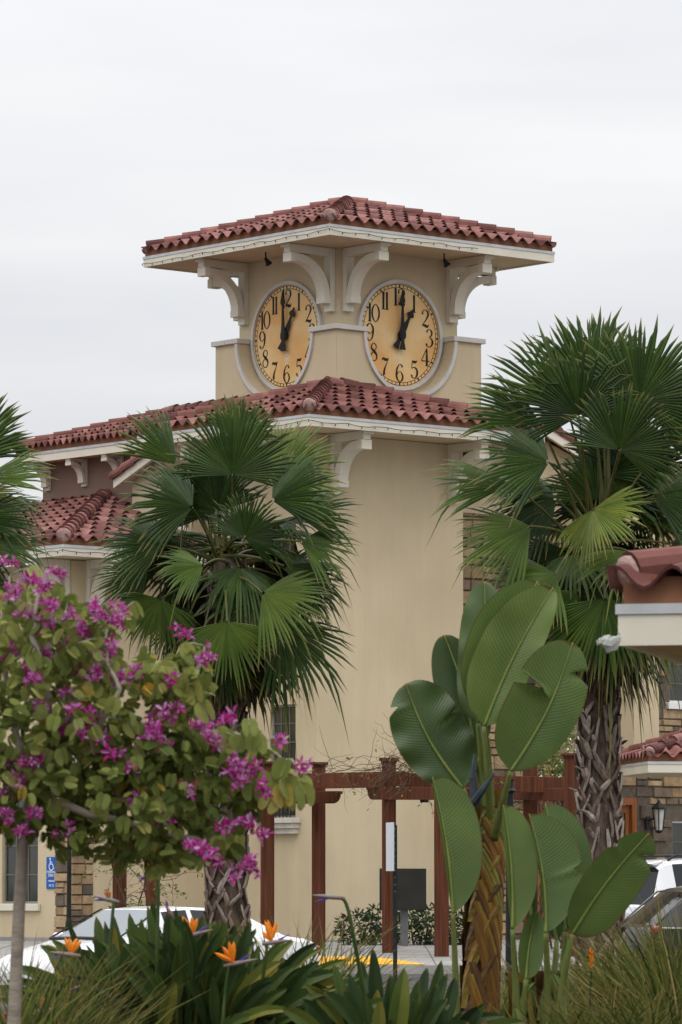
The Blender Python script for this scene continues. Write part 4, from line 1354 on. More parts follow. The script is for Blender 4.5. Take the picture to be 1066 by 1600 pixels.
# keys: x, bottom, belt, top, half width, half belt, half top, what the top / side band is from here on
SEDAN = [(-2.32, .36, .74, .80, .70, .66, .52, 'b'), (-2.22, .27, .90, .97, .82, .77, .66, 'b'), (-1.80, .22, .95, 1.03, .87, .82, .70, 'b'), (-1.66, .21, .96, 1.06, .875, .825, .70, 'rear'),
         (-.98, .20, .965, 1.385, .88, .83, .60, 'b'), (-.86, .20, .965, 1.41, .88, .83, .605, 'side'), (-.05, .19, .955, 1.445, .885, .83, .61, 'b'), (.03, .19, .953, 1.445, .885, .83, .61, 'side'),
         (.46, .19, .95, 1.415, .885, .83, .60, 'b'), (.52, .19, .948, 1.40, .885, .83, .60, 'front'), (1.30, .20, .93, 1.0, .88, .82, .68, 'b'), (1.42, .20, .90, .965, .875, .81, .68, 'b'),
         (2.0, .22, .78, .84, .85, .74, .58, 'b'), (2.25, .25, .66, .71, .76, .64, .5, 'b'), (2.34, .34, .52, .56, .66, .54, .42, 'b')]
cz = gz(60)
cpos = at(246, 1400, 60)
sed, _ = vehicle('white sedan parked behind the bird of paradise, its windscreen towards the left', [(k[0],) + tuple(q * .972 for q in k[1:4]) + k[4:] for k in SEDAN], (-1.38, 1.38), (cpos.x, 60, cz), R(180 + 43), M['carwhite'], .315)
car_lamp(sed, 'headlight', 1.98, 2.2, .50, .74, .60, .70, M['clearlens'])
car_lamp(sed, 'tail_light', -2.3, -2.1, .52, .79, .72, .86, M['redlens'])
for sg in (1, -1):
    mb = MB(); mb.box((.88, min(sg * .87, sg * 1.02), .93), (1.0, max(sg * .87, sg * 1.02), 1.05)); mb.build('mirror', M['carwhite'], sed, bevel=.03)
    mb = MB()
    pts = [V((x, sg * .842, .93)) for x in (-.9, 0, 1.2)]
    mb.tube(pts, .012, 4); mb.build('window_trim', M['black'], sed)
    # black seal and pillar line round the windscreen
    mb = MB(); mb.tube([V((1.29, sg * .70, 1.012 * .972)), V((.9, sg * .665, 1.20 * .972)), V((.55, sg * .60, 1.375 * .972)), V((.48, sg * .595, 1.405 * .972))], .013, 5); mb.build('windscreen_seal', M['black'], sed)
mb = MB(); mb.tube([V((1.31, -.68, .975)), V((1.34, 0, .985)), V((1.31, .68, .975))], .022, 5); mb.build('cowl', M['black'], sed)

SUV = [(-2.30, .45, .80, .86, .80, .76, .60, 'b'), (-2.27, .36, 1.02, 1.06, .89, .86, .80, 'b'), (-2.24, .34, 1.06, 1.10, .90, .87, .79, 'rear'), (-2.02, .30, 1.10, 1.70, .91, .88, .70, 'b'), (-1.92, .29, 1.10, 1.77, .91, .88, .70, 'b'),
       (-1.75, .28, 1.10, 1.80, .91, .88, .70, 'side'), (-.8, .26, 1.09, 1.84, .92, .88, .71, 'b'), (-.7, .26, 1.09, 1.84, .92, .88, .71, 'side'), (.25, .26, 1.08, 1.82, .92, .88, .70, 'b'), (.33, .26, 1.08, 1.81, .92, .88, .70, 'side'),
       (.7, .26, 1.07, 1.77, .92, .88, .69, 'front'), (1.35, .27, 1.05, 1.16, .91, .86, .72, 'b'), (1.5, .27, 1.03, 1.12, .91, .85, .72, 'b'), (2.1, .3, .95, 1.02, .88, .80, .66, 'b'), (2.33, .36, .7, .76, .76, .7, .56, 'b')]
sb = R(36)
fw = V((math.cos(sb), math.sin(sb), 0)); rt = V((math.sin(sb), -math.cos(sb), 0))
corner = at(1026, 1400, 70); corner.z = 0
sp = corner - rt * .90 + fw * 2.24
suv, _ = vehicle('white sport utility car seen from behind by the wooden doors', SUV, (-1.42, 1.42), (sp.x, sp.y, gz(70)), sb, M['carwhite'], .37)
for sg in (1, -1):
    mb = MB()
    mb.prism([(-.06, 0), (.09, 0), (.11, .34), (-.03, .34)], (-2.225, sg * .80, .70), (1, 0, 0), (0, 0, 1), (0, sg * .105, 0)); mb.build('tail_light', M['redlens'], suv, bevel=.02)
    mb = MB(); mb.tube([V((-1.75, sg * .60, 1.80)), V((-1.6, sg * .60, 1.87)), V((0, sg * .60, 1.885)), V((.4, sg * .6, 1.86)), V((.55, sg * .60, 1.79))], .022, 5); mb.build('roof_rail', M['black'], suv)
    mb = MB(); mb.tube([V((-1.75, sg * .885, 1.105)), V((-.8, sg * .888, 1.10)), V((.6, sg * .888, 1.085))], .014, 4); mb.build('window_trim', M['black'], suv)
mb = MB(); mb.prism([(-2.2, 1.745), (-1.9, 1.80), (-1.85, 1.775), (-2.05, 1.70)], (0, -.64, 0), (1, 0, 0), (0, 0, 1), (0, 1.28, 0)); mb.build('rear_spoiler', M['carwhite'], suv, bevel=.02)
mb = MB(); mb.tube([V((-2.265, -.25, 1.12)), V((-2.25, .05, 1.15)), V((-2.225, .35, 1.17))], .012, 4); mb.build('wiper', M['black'], suv)
mb = MB(); mb.box((-2.325, -.26, .84), (-2.29, .26, .97)); mb.build('number_plate', M['white'], suv, bevel=.005)
mb = MB(); mb.box((-2.33, -.8, .46), (-2.2, .8, .52)); mb.build('bumper_strip', M['rubber'], suv, bevel=.01)

HATCH = [(-2.12, .40, .78, .84, .76, .70, .52, 'b'), (-2.06, .3, 1.0, 1.06, .86, .82, .68, 'b'), (-1.98, .28, 1.05, 1.12, .88, .84, .70, 'rear'), (-1.45, .24, 1.06, 1.56, .89, .85, .64, 'b'), (-1.3, .24, 1.06, 1.62, .89, .85, .645, 'side'),
         (-.5, .22, 1.04, 1.69, .9, .85, .65, 'b'), (-.42, .22, 1.04, 1.69, .9, .85, .65, 'side'), (.4, .22, 1.02, 1.67, .9, .85, .64, 'side'), (.62, .22, 1.01, 1.64, .9, .85, .63, 'front'), (1.42, .23, .98, 1.08, .89, .84, .7, 'b'), (1.55, .24, .95, 1.04, .88, .82, .68, 'b'),
         (2.05, .27, .84, .9, .85, .76, .6, 'b'), (2.3, .34, .62, .68, .72, .66, .5, 'b')]
hp = at(1003, 1400, 60)
hz = gz(60) + .04
hb = R(16)
hpp = V((hp.x, 60, 0)) + V((math.cos(hb), math.sin(hb), 0)) * 2.02 + V((-math.sin(hb), math.cos(hb), 0)) * .3
hat, _ = vehicle('glossy black hatchback at the right edge in front of the white utility car', HATCH, (-1.3, 1.35), (hpp.x, hpp.y, hz), hb, M['carblack'], .33, glasstop='carglass')
for sg in (1, -1):
    mb = MB(); mb.box((-2.06, min(sg * .66, sg * .84), .92), (-1.9, max(sg * .66, sg * .84), 1.1)); mb.build('tail_light', M['redlens'], hat, bevel=.03)
    mb = MB(); mb.tube([V((-1.95, sg * .86, 1.07)), V((-.5, sg * .862, 1.05)), V((.7, sg * .862, 1.02))], .012, 4); mb.build('window_trim', M['alloy'], hat)
    mb = MB(); mb.tube([V((-1.96, sg * .70, 1.13)), V((-1.46, sg * .645, 1.555)), V((-1.0, sg * .65, 1.64)), V((-.5, sg * .652, 1.668)), (.4, sg * .64, 1.648)], .014, 4); mb.build('roof_seam', M['steel'], hat)

# ================================================================== fan palms
def fan(mb, hub, a, n, r, half, rr, nseg=34, droop=.12, fold=.25, curl=.12, tint=None, mid=.58):
    a = V(a).normalized(); n = V(n); n = (n - a * n.dot(a)).normalized()
    b = n.cross(a)
    tb = rr.uniform(.15, .7) if tint is None else tint

    def P(rho, f, L_, raise_=0.0, dr=1.0):
        c, s_ = math.cos(f), math.sin(f)
        k = rho / r
        p = hub + (a * c + b * s_) * rho
        p = p - n * (fold * s_ * s_ * rho * .6 + curl * k * k * r) + n * raise_
        p.z -= droop * dr * (k ** 3) * r
        return p
    df = 2 * half / nseg
    for i in range(nseg):
        f0 = -half + i * df; f1 = f0 + df; fm = (f0 + f1) / 2
        L_ = r * (.80 + .20 * math.cos(fm * .7)) * rr.uniform(.86, 1.08)
        dr = rr.uniform(.3, 2.0) if rr.random() > .07 else rr.uniform(4, 7)
        tw = rr.uniform(-.05, .05)
        t = min(1, max(0, tb + rr.uniform(-.16, .16)))
        A, C, B, al = [], [], [], []
        for q in (.04, .3, mid):
            rho = q * L_
            w_ = math.tan(df / 2) * rho
            A.append(P(rho, f0, L_)); B.append(P(rho, f1, L_)); C.append(P(rho, fm, L_, w_ * .75)); al.append(q)
        q = .80; rho = q * L_
        hw = df / 2 * mid / q * .86
        A.append(P(rho, fm - hw + tw * .5, L_, 0, dr)); B.append(P(rho, fm + hw + tw * .5, L_, 0, dr)); C.append(P(rho, fm + tw * .5, L_, hw * rho * .5, dr)); al.append(q)
        tip = P(L_, fm + tw, L_, 0, dr * 1.3)
        vs_ = A + C + B + [tip]
        fs = []
        for k in range(3):
            fs += [(k, 4 + k, 5 + k, k + 1), (4 + k, 8 + k, 9 + k, 5 + k)]
        fs += [(3, 7, 12), (7, 11, 12)]
        mb.add(vs_, fs, 0, t, al + al + al + [1.0])


def petiole(mb, P0, P1, r0, r1, sag=.1, m=1):
    P0, P1 = V(P0), V(P1)
    pts = []
    for i in range(6):
        f = i / 5
        p = P0.lerp(P1, f); p.z += sag * math.sin(math.pi * f) * (P1 - P0).length
        pts.append(p)
    mb.tube(pts, [r0 + (r1 - r0) * i / 5 for i in range(6)], 5, m)


def palm(label, C, Y, s_, base_px, rbase, rtop, manual, fill, seed, skirt, ztrunk_top, fan_r=.92):
    """C crown heart pixel; manual fronds: hub px, py, dy (m towards camera -), axis deg in the image, lean to the camera deg, radius m, half angle deg, roll deg, tint"""
    rr = random.Random(seed)
    heart = at(C[0], C[1], Y)
    gb = at(base_px, 1500, Y)
    root = V((gb.x, Y, -.6))
    t = thing('fan_palm', label, 'palm tree', tuple(root), 0, 'fan palms in front of the hotel')
    # trunk with criss-cross leaf bases
    mb = MB()
    top = at(*ztrunk_top, Y)
    H = top.z - root.z
    axis = lambda z: root + (top - root) * (z / H)
    mb.tube([axis(H * i / 8) - root for i in range(9)] + [heart - root], [rbase + (rtop - rbase) * i / 8 for i in range(9)] + [rtop * .75], 14, 0, .1)
    nb = int(H / .026)
    for i in range(nb):
        z = i * .026 + rr.uniform(-.02, .02)
        f = z / H
        rad = rbase + (rtop - rbase) * f
        a = i * 2.39996 + rr.uniform(-.25, .25)
        o = V((math.cos(a), math.sin(a), 0)); tg = V((-math.sin(a), math.cos(a), 0)); up = V((0, 0, 1))
        tn = rr.random()
        for sg in (-1, 1):
            lean = sg * rr.uniform(.15, .8)
            L_ = rr.uniform(.16, .36); wd = rr.uniform(.03, .07)
            d = (up * math.cos(lean) + tg * math.sin(lean))
            q = (tg * math.cos(lean) - up * math.sin(lean))
            ps = []
            for e, wk, lift in ((0, 1.15, -.015), (.35, 1.0, .02), (.75, .8, .035), (1, .45, .045 + (rr.random() < .06) * .06)):
                c = axis(z) - root + d * (e * L_) + o * (rad + lift)
                # wrap the plate round the trunk
                ang = math.atan2((c - (axis(z) - root)).dot(tg), rad)
                c = axis(z + d.z * e * L_) - root + (o * math.cos(ang) + tg * math.sin(ang)) * (rad + lift)
                ps.append((c - q * wd * wk * .5, c + q * wd * wk * .5, c + o * .016))
            A = [p[0] for p in ps]; Bm = [p[2] for p in ps]; B = [p[1] for p in ps]
            tt = min(1, max(0, tn * .7 + rr.uniform(0, .3)))
            mb.strip(A, Bm, 0, tt); mb.strip(Bm, B, 0, min(1, tt + .1))
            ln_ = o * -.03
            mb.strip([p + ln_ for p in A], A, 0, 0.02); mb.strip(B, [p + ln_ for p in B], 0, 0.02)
    mb.build('trunk', M['boot'], t)
    def frond(hub, a, n, r, half, tint, nseg=34, droop=.12, dry=False, **kw):
        mb = MB()
        hub = V(hub)
        fan(mb, hub - root, a, n, r, R(half), rr, nseg, droop, tint=tint, **kw)
        st = heart + V((rr.uniform(-.12, .12), rr.uniform(-.12, .12), rr.uniform(-.25, .15)))
        petiole(mb, st - root, hub - root, .024, .010, .06)
        return mb.build('dead_frond' if dry else 'frond', [M['palm_dry'] if dry else M['palm'], M['palm_dry'] if dry else M['petiole']], t)
    for (px, py, dy, ax_, lean, r, half, roll, tint) in manual:
        hub = at(px, py, Y + dy)
        aa, ll = R(ax_), R(lean)
        a = V((math.cos(aa) * math.cos(ll), -math.sin(ll), math.sin(aa) * math.cos(ll)))
        n0 = V((0, -1, 0)); n0 = (n0 - a * n0.dot(a)).normalized()
        ca = math.cos(aa)
        if abs(ca) > .62: roll = math.copysign(max(abs(roll), 18 + 22 * abs(ca)) + rr.uniform(-8, 8), -ca)
        n = Matrix.Rotation(R(roll), 3, a) @ n0
        frond(hub, a, n, r, half, tint, nseg=max(18, int(half * .44)), droop=rr.uniform(.03, .12), mid=rr.uniform(.5, .62))
    for i in range(fill):
        el = R(rr.choice([-50, -35, -20, -5, 10, 25, 42, 58, 75]) + rr.uniform(-8, 8))
        az = rr.uniform(0, 2 * math.pi)
        if math.sin(az) < -.25 and el > -.3: az = -az          # keep the random ones to the sides and the back
        d = V((math.cos(az) * math.cos(el), math.sin(az) * math.cos(el), math.sin(el)))
        hub = heart + d * rr.uniform(.35, .9) + V((0, .12, 0))
        ad = d + V((0, 0, -.35))
        up = V((0, 0, 1)) + d * .2
        frond(hub, ad, up, fan_r * rr.uniform(.75, .95), rr.uniform(55, 105), rr.uniform(.1, .6), nseg=36, droop=rr.uniform(.12, .3), mid=.52)
    for i in range(skirt[0]):
        az = rr.uniform(0, 2 * math.pi)
        c = at(skirt[1], skirt[2], Y) + V((math.cos(az) * .2, math.sin(az) * .2, rr.uniform(-.1, .35)))
        a = V((math.cos(az) * .32, math.sin(az) * .32, -1))
        mb = MB()
        fan(mb, c - root, a, V((math.cos(az), math.sin(az), .3)), skirt[3] * rr.uniform(.7, 1.05), R(rr.uniform(24, 48)), rr, 16, .05, fold=.9, tint=rr.uniform(.05, .75), curl=-.05, mid=.45)
        mb.build('dead_frond', M['palm_dry'], t)
    return t


CENTER = [
    (363, 742, -.55, 84, 8, .93, 100, 0, .35), (276, 726, -.2, 128, 10, .84, 42, 35, .45), (301, 793, -.7, 152, 10, .84, 80, 25, .2), (255, 852, -.5, 163, 8, .82, 75, 20, .25),
    (425, 782, -.6, 36, 10, .86, 70, -30, .22), (432, 745, .25, 48, 0, .84, 80, 0, .75), (383, 840, -1.0, 60, 18, .62, 115, 0, .25), (466, 808, -.4, 18, 5, .74, 55, -30, .35),
    (470, 846, -.6, -4, 10, .72, 62, -25, .5), (444, 884, -.3, -22, 5, .82, 45, -30, .3), (410, 926, -.9, -16, 20, .86, 72, 10, .72), (437, 975, -.6, -42, 12, .95, 62, 0, .35),
    (355, 971, -1.0, -88, 14, .74, 84, 0, .62), (251, 936, -.6, -112, 12, .58, 88, 0, .6), (232, 893, -.3, 193, 6, .70, 62, 20, .35), (318, 884, -1.0, 176, 22, .58, 70, 25, .55),
    (300, 950, -.2, -135, 4, .70, 60, 0, .3), (395, 1010, -.3, -75, 6, .72, 60, 0, .25), (350, 1020, -.7, -95, 6, .6, 58, 0, .15), (340, 800, -.2, 110, 0, .75, 90, 0, .1),
    (372, 690, .1, 75, 0, .62, 70, 20, .5), (300, 860, .1, 200, 0, .8, 70, 0, .08), (440, 900, .2, -8, 0, .8, 80, 0, .1)]
palm('fan palm standing before the clock tower, behind the white sedan', (352, 872), 50.5, 136, 356, .235, .175, CENTER, 40, 21, (34, 358, 985, .98), (353, 905))
RIGHT = [
    (888, 644, -.3, 118, 6, 1.08, 48, 25, .4), (922, 606, -.2, 97, 4, .95, 60, 0, .4), (999, 627, -.5, 62, 8, .98, 108, 0, .32), (845, 664, -.3, 146, 6, .92, 40, 30, .3), (905, 650, -.65, 100, 12, .85, 112, 0, .15),
    (858, 722, -.7, 158, 10, .92, 78, 22, .25), (968, 703, -1.05, 64, 18, .80, 112, 0, .3), (801, 758, -.5, 171, 6, .92, 38, 30, .55), (927, 796, -1.2, -70, 40, .62, 105, 20, .85),
    (829, 822, -.8, 199, 12, .90, 62, 0, .62), (868, 897, -.8, 196, 14, .78, 80, 10, .6), (1022, 775, -.5, 18, 8, .85, 80, -20, .15), (984, 862, -.9, -150, 24, .62, 70, 0, .75), (945, 935, -1.0, -92, 8, .86, 82, 0, .42),
    (903, 925, -.7, -128, 8, .82, 60, 0, .4), (1040, 690, -.2, 30, 0, .95, 70, 0, .3), (1045, 850, -.4, -20, 6, .85, 70, 0, .2), (1010, 930, -.6, -70, 8, .8, 70, 0, .35), (940, 600, .2, 80, 0, .80, 90, 0, .25),
    (870, 780, .1, 185, 0, .85, 75, 0, .1), (985, 740, .1, 60, 0, .9, 95, 0, .1), (885, 860, .2, 215, 0, .85, 70, 0, .1), (950, 640, .1, 90, 0, .95, 100, 0, .1)]
palm('tall fan palm before the right wing, beside the giant bird of paradise', (936, 850), 47.5, 145, 940, .235, .185, RIGHT, 36, 22, (34, 936, 965, .9), (932, 895), 1.0)
LEFT = [
    (-35, 722, -.3, 62, 8, .86, 55, 0, .4), (-12, 752, -.5, 19, 6, .86, 30, 20, .6), (-25, 705, .1, 80, 0, .8, 80, 0, .25), (-22, 812, -.5, 14, 8, .80, 40, 20, .25), (-8, 852, -.6, 1, 8, .82, 34, 15, .35),
    (-30, 775, -.2, -4, 6, .72, 40, 0, .98), (-25, 830, .0, -20, 6, .8, 50, 0, .15), (-60, 900, -.4, -60, 8, .8, 80, 0, .4), (-140, 760, -.4, 140, 8, .9, 80, 0, .3), (-110, 700, -.2, 110, 8, .9, 90, 0, .3), (-150, 850, -.3, 190, 8, .9, 80, 0, .3), (-80, 780, -1.0, 80, 20, .8, 110, 0, .3)]
palm('fan palm mostly outside the left edge, only its frond tips in view', (-100, 850), 49, 140, -97, .235, .175, [(q[0] - 20,) + q[1:] for q in LEFT], 5, 23, (14, -100, 960, .9), (-99, 980))


# ================================================================== orchid tree (pink blossoms)
def bilobed(mb, p, d, n, L_, wd, fold, t, rr):
    """one two-lobed leaf hanging from p along d"""
    d = V(d).normalized(); n = V(n); n = (n - d * n.dot(d)).normalized(); b = n.cross(d)
    half = [(0, 0), (.20, -.06), (.42, .08), (.52, .36), (.47, .70), (.33, .95), (.16, .98), (.04, .80)]
    for sg in (-1, 1):
        bb = b * math.cos(fold) * sg + n * math.sin(fold)
        vs_ = [p + d * (y * L_) + bb * (x * wd) - n * (.10 * L_ * y * y) for x, y in half]
        fs = [tuple(range(8)) if sg > 0 else tuple(range(7, -1, -1))]
        mb.add(vs_, fs, 0, t)


def blossom(mb, c, d, size, rr):
    d = V(d).normalized()
    u = d.orthogonal().normalized(); v_ = d.cross(u)
    k0 = rr.uniform(0, 6.28)
    for k in range(5):
        a = k0 + k * 2 * math.pi / 5 + rr.uniform(-.2, .2)
        o = (u * math.cos(a) + v_ * math.sin(a))
        q = (v_ * math.cos(a) - u * math.sin(a))
        L_ = size * rr.uniform(.8, 1.15); wd = L_ * rr.uniform(.26, .40)
        e = o * rr.uniform(.75, .95) + d * rr.uniform(.15, .6)
        pts = [(.05, .12, 0), (.35, .8, .04), (.65, 1.0, .03), (.9, .55, -.08), (1.03, .06, -.18)]
        A = [c + e * (x * L_) - q * (w_ * wd / 2) + d * (z_ * L_) for x, w_, z_ in pts]
        C = [c + e * (x * L_) - d * (.06 * L_ - z_ * L_) for x, w_, z_ in pts]
        B = [c + e * (x * L_) + q * (w_ * wd / 2) + d * (z_ * L_) for x, w_, z_ in pts]
        t = rr.choice([.2, .45, .55, .7, .85, .95]) + rr.uniform(-.06, .05)
        mb.strip(A, C, 0, t); mb.strip(C, B, 0, min(1, t + .06))
    for k in range(3):
        a = rr.uniform(0, 6.28)
        e = (u * math.cos(a) * .4 + v_ * math.sin(a) * .4 + d)
        mb.tube([c, c + e * size * .35, c + e * size * .6 + V((0, 0, size * .1))], .003, 3, 0, .98)


def orchid_tree():
    rr = random.Random(77)
    Y0 = 20.0
    base = at(20, 1990, Y0); base.z = -.62
    t = thing('orchid_tree', 'pink flowering orchid tree with a slim pale trunk at the left edge', 'tree', tuple(base))
    def W(px, py, dy=0.0):
        return at(px, py, Y0 + dy) - base
    mb = MB()
    tr = [V((0, 0, 0)), W(16, 1800), W(22, 1600), W(30, 1420), W(36, 1320), W(52, 1230)]
    mb.tube(tr, [.036, .034, .031, .028, .026, .023], 12)
    limbs = [
        [(52, 1230, 0), (90, 1150, -.1), (135, 1060, -.1), (170, 985, 0), (190, 955, .1)],
        [(52, 1230, 0), (20, 1130, .1), (5, 1000, .15), (15, 900, .1)],
        [(52, 1230, 0), (130, 1215, .2), (230, 1195, .2), (330, 1185, .1), (420, 1170, 0), (480, 1205, -.05)],
        [(52, 1230, 0), (120, 1270, -.2), (210, 1290, -.2), (300, 1310, -.1), (370, 1330, 0)],
        [(135, 1060, -.1), (200, 1060, .1), (265, 1040, .1), (320, 1030, 0)],
        [(230, 1195, .2), (270, 1120, .1), (300, 1060, 0), (320, 1010, 0)],
        [(90, 1150, -.1), (60, 1050, -.3), (50, 960, -.3), (70, 905, -.2)],
        [(230, 1195, .2), (310, 1140, -.1), (370, 1150, -.1), (410, 1165, 0)],
        [(52, 1230, 0), (-60, 1150, .1), (-120, 1050, .2)], [(52, 1230, 0), (-40, 1260, -.1), (-110, 1230, -.2)],
        [(130, 1215, .2), (160, 1120, -.3), (185, 1080, -.35), (160, 1000, -.3)], [(330, 1185, .1), (370, 1220, 0), (420, 1240, 0), (450, 1250, 0)]]
    paths = []
    for lb in limbs:
        P = [W(*q) for q in lb]
        S = []
        for i in range(len(P) - 1):
            for j in range(5):
                S.append(P[i].lerp(P[i + 1], j / 5) + V((rr.uniform(-.012, .012), rr.uniform(-.012, .012), rr.uniform(-.012, .012))))
        S.append(P[-1])
        paths.append(S)
        mb.tube(S, [.024 - .019 * i / (len(S) - 1) for i in range(len(S))], 6)
    leaves, tw = MB(), mb
    # leaf clumps: centre pixel, radii in pixels, how many, depth spread
    clumps = [(30, 985, 60, 70, 80, .3), (95, 1000, 70, 75, 100, .35), (150, 1010, 55, 60, 50, .3), (25, 1110, 70, 80, 110, .4), (120, 1110, 80, 80, 140, .4), (205, 1100, 60, 60, 70, .35), (235, 1050, 45, 40, 40, .25),
              (300, 1060, 34, 45, 34, .15), (285, 1100, 45, 40, 36, .2), (40, 1220, 80, 70, 140, .4), (140, 1210, 80, 70, 150, .4), (235, 1180, 70, 60, 100, .35), (310, 1170, 60, 45, 70, .25), (375, 1170, 45, 35, 34, .2),
              (220, 1270, 80, 55, 120, .35), (310, 1250, 60, 45, 60, .25), (120, 1290, 70, 38, 60, .3), (30, 1285, 50, 25, 26, .25), (245, 1335, 50, 32, 44, .25), (330, 1320, 45, 38, 34, .2), (395, 1225, 42, 30, 20, .12), (445, 1225, 38, 24, 14, .1),
              (370, 1270, 30, 26, 12, .1), (-90, 1120, 90, 160, 120, .5), (170, 960, 34, 34, 12, .15), (190, 1330, 40, 24, 18, .2), (290, 1020, 40, 18, 12, .1), (240, 1070, 30, 30, 14, .1)]
    gaps = [(215, 985, 30), (262, 1010, 26), (222, 1100, 20), (262, 1145, 14), (60, 1120, 16), (180, 1090, 15), (20, 1150, 18), (345, 1105, 22), (330, 1205, 14), (275, 1215, 14), (180, 1240, 14), (100, 1250, 15), (355, 1280, 20), (290, 1290, 13), (160, 1300, 18), (10, 1060, 14), (115, 1180, 12), (215, 1350, 16), (60, 1290, 14), (415, 1200, 14)]
    for (cx, cy, rx, ry, cnt, dd) in clumps:
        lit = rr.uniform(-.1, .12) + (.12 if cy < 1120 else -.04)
        for i in range(int(cnt * 1.7)):
            while True:
                x, y, z = rr.uniform(-1, 1), rr.uniform(-1, 1), rr.uniform(-1, 1)
                if x * x + y * y + z * z < 1: break
            if min(((cx + x * rx - hx_) / hr_) ** 2 + ((cy + y * ry - hy_) / hr_) ** 2 for hx_, hy_, hr_ in gaps) < 1 and rr.random() < .9: continue
            p = W(cx + x * rx * 1.08, cy + y * ry * 1.08, z * dd * 1.3)
            d = V((rr.uniform(-.8, .8), rr.uniform(-.6, .6), rr.uniform(-1.1, .15)))
            n = V((rr.uniform(-.7, .7), rr.uniform(-1.4, .2), rr.uniform(-.2, 1.1)))
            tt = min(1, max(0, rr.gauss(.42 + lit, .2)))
            if rr.random() < .02: tt = .97
            sz = rr.uniform(.042, .08)
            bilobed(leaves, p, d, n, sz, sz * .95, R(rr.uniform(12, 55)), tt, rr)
    # sprays on the right hand twigs: leaf pairs along the twig
    for S in paths:
        for i in range(3, len(S), 2):
            if rr.random() < .75:
                e = S[i] + V((rr.uniform(-.12, .12), rr.uniform(-.12, .12), rr.uniform(-.06, .1)))
                tw.tube([S[i], (S[i] + e) / 2 + V((0, 0, .01)), e], .0035, 4)
                bilobed(leaves, e, V((rr.uniform(-.6, .6), rr.uniform(-.4, .4), -.8)), V((rr.uniform(-.5, .5), -1, .4)), .085, .08, R(rr.uniform(10, 40)), rr.uniform(.35, .85), rr)
    hand_leaves = [(395, 1235, .35, .55), (420, 1225, .5, .55), (445, 1235, .55, .6), (475, 1245, .6, .5), (448, 1205, .4, .5), (430, 1255, .9, .5), (440, 1245, .95, .45), (395, 1165, .6, .6), (355, 1160, .5, .7), (232, 1075, .8, .8), (300, 1085, .85, .8), (255, 1055, .8, .7), (316, 1115, .8, .6), (285, 1070, .7, .7), (345, 1235, .5, .5), (398, 1160, .5, .7)]
    for px, py, tt, s_ in hand_leaves:
        bilobed(leaves, W(px, py - 18, -.15), V((rr.uniform(-.5, .5), -.2, -.9)), V((rr.uniform(-.6, .6), -1, .3)), .105, .105, R(rr.uniform(8, 35)), tt, rr)
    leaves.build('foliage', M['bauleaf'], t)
    tw.tube([W(425, 1165), W(440, 1160), W(452, 1150)], .004, 4)
    tw.tube([W(452, 1215), W(475, 1210), W(490, 1203)], .004, 4)
    tw.tube([W(180, 985), W(178, 960), W(185, 948)], .004, 4)
    tw.build('trunk', M['bark'], t, smooth=True)
    spots = [(15, 870, 2), (20, 925, 4), (48, 908, 4), (70, 920, 3), (75, 945, 4), (90, 900, 3), (40, 960, 3), (150, 948, 4), (163, 962, 4), (182, 955, 3), (190, 945, 1), (128, 985, 3), (75, 975, 3), (108, 958, 3), (110, 1000, 2), (178, 972, 2),
             (20, 1020, 3), (75, 1020, 2), (40, 1050, 3), (55, 1060, 3), (125, 1045, 3), (145, 1055, 4), (165, 1025, 4), (205, 1052, 4), (185, 1060, 4), (168, 1012, 2), (98, 1078, 2), (285, 985, 2), (332, 1020, 2), (308, 1028, 2), (270, 1065, 2),
             (120, 1108, 4), (140, 1120, 4), (128, 1145, 4), (105, 1135, 3), (240, 1145, 5), (235, 1130, 4), (260, 1120, 3), (225, 1155, 3), (250, 1170, 3), (275, 1115, 2), (20, 1190, 5), (45, 1200, 5), (25, 1215, 5), (55, 1185, 3), (10, 1235, 3),
             (315, 1140, 3), (340, 1132, 2), (330, 1160, 3), (355, 1125, 2), (375, 1190, 4), (390, 1200, 3), (370, 1210, 3), (378, 1225, 3), (435, 1150, 2), (480, 1203, 2), (408, 1232, 2), (215, 1252, 2), (225, 1255, 2), (58, 1268, 3), (8, 1275, 3), (32, 1300, 3),
             (290, 1235, 2), (350, 1290, 2), (382, 1288, 3), (405, 1310, 2), (385, 1350, 4), (395, 1360, 3), (375, 1365, 2), (325, 1330, 4), (335, 1345, 3), (312, 1325, 3), (180, 1180, 3), (200, 1200, 2), (150, 1160, 3), (295, 1320, 2), (95, 1300, 2), (260, 1280, 2), (70, 1110, 2), (-20, 1150, 4), (-30, 950, 4), (-25, 1050, 4)]
    for px, py, k in spots:
        mb = MB()
        dy = rr.uniform(-.42, -.2)
        for j in range(int(k * 1.5 + .5)):
            c = W(px + rr.uniform(-11, 11), py + rr.uniform(-10, 10), dy + rr.uniform(-.03, .03))
            blossom(mb, c, V((rr.uniform(-.8, .8), rr.uniform(-1, .1), rr.uniform(-.3, .8))), rr.uniform(.032, .05), rr)
        mb.build('blossom_cluster', M['bloom'], t)
    return t
orchid_tree()


# ================================================================== giant bird of paradise
GY = 30.0
gb = at(752, 1700, GY)
gb.z = -.62


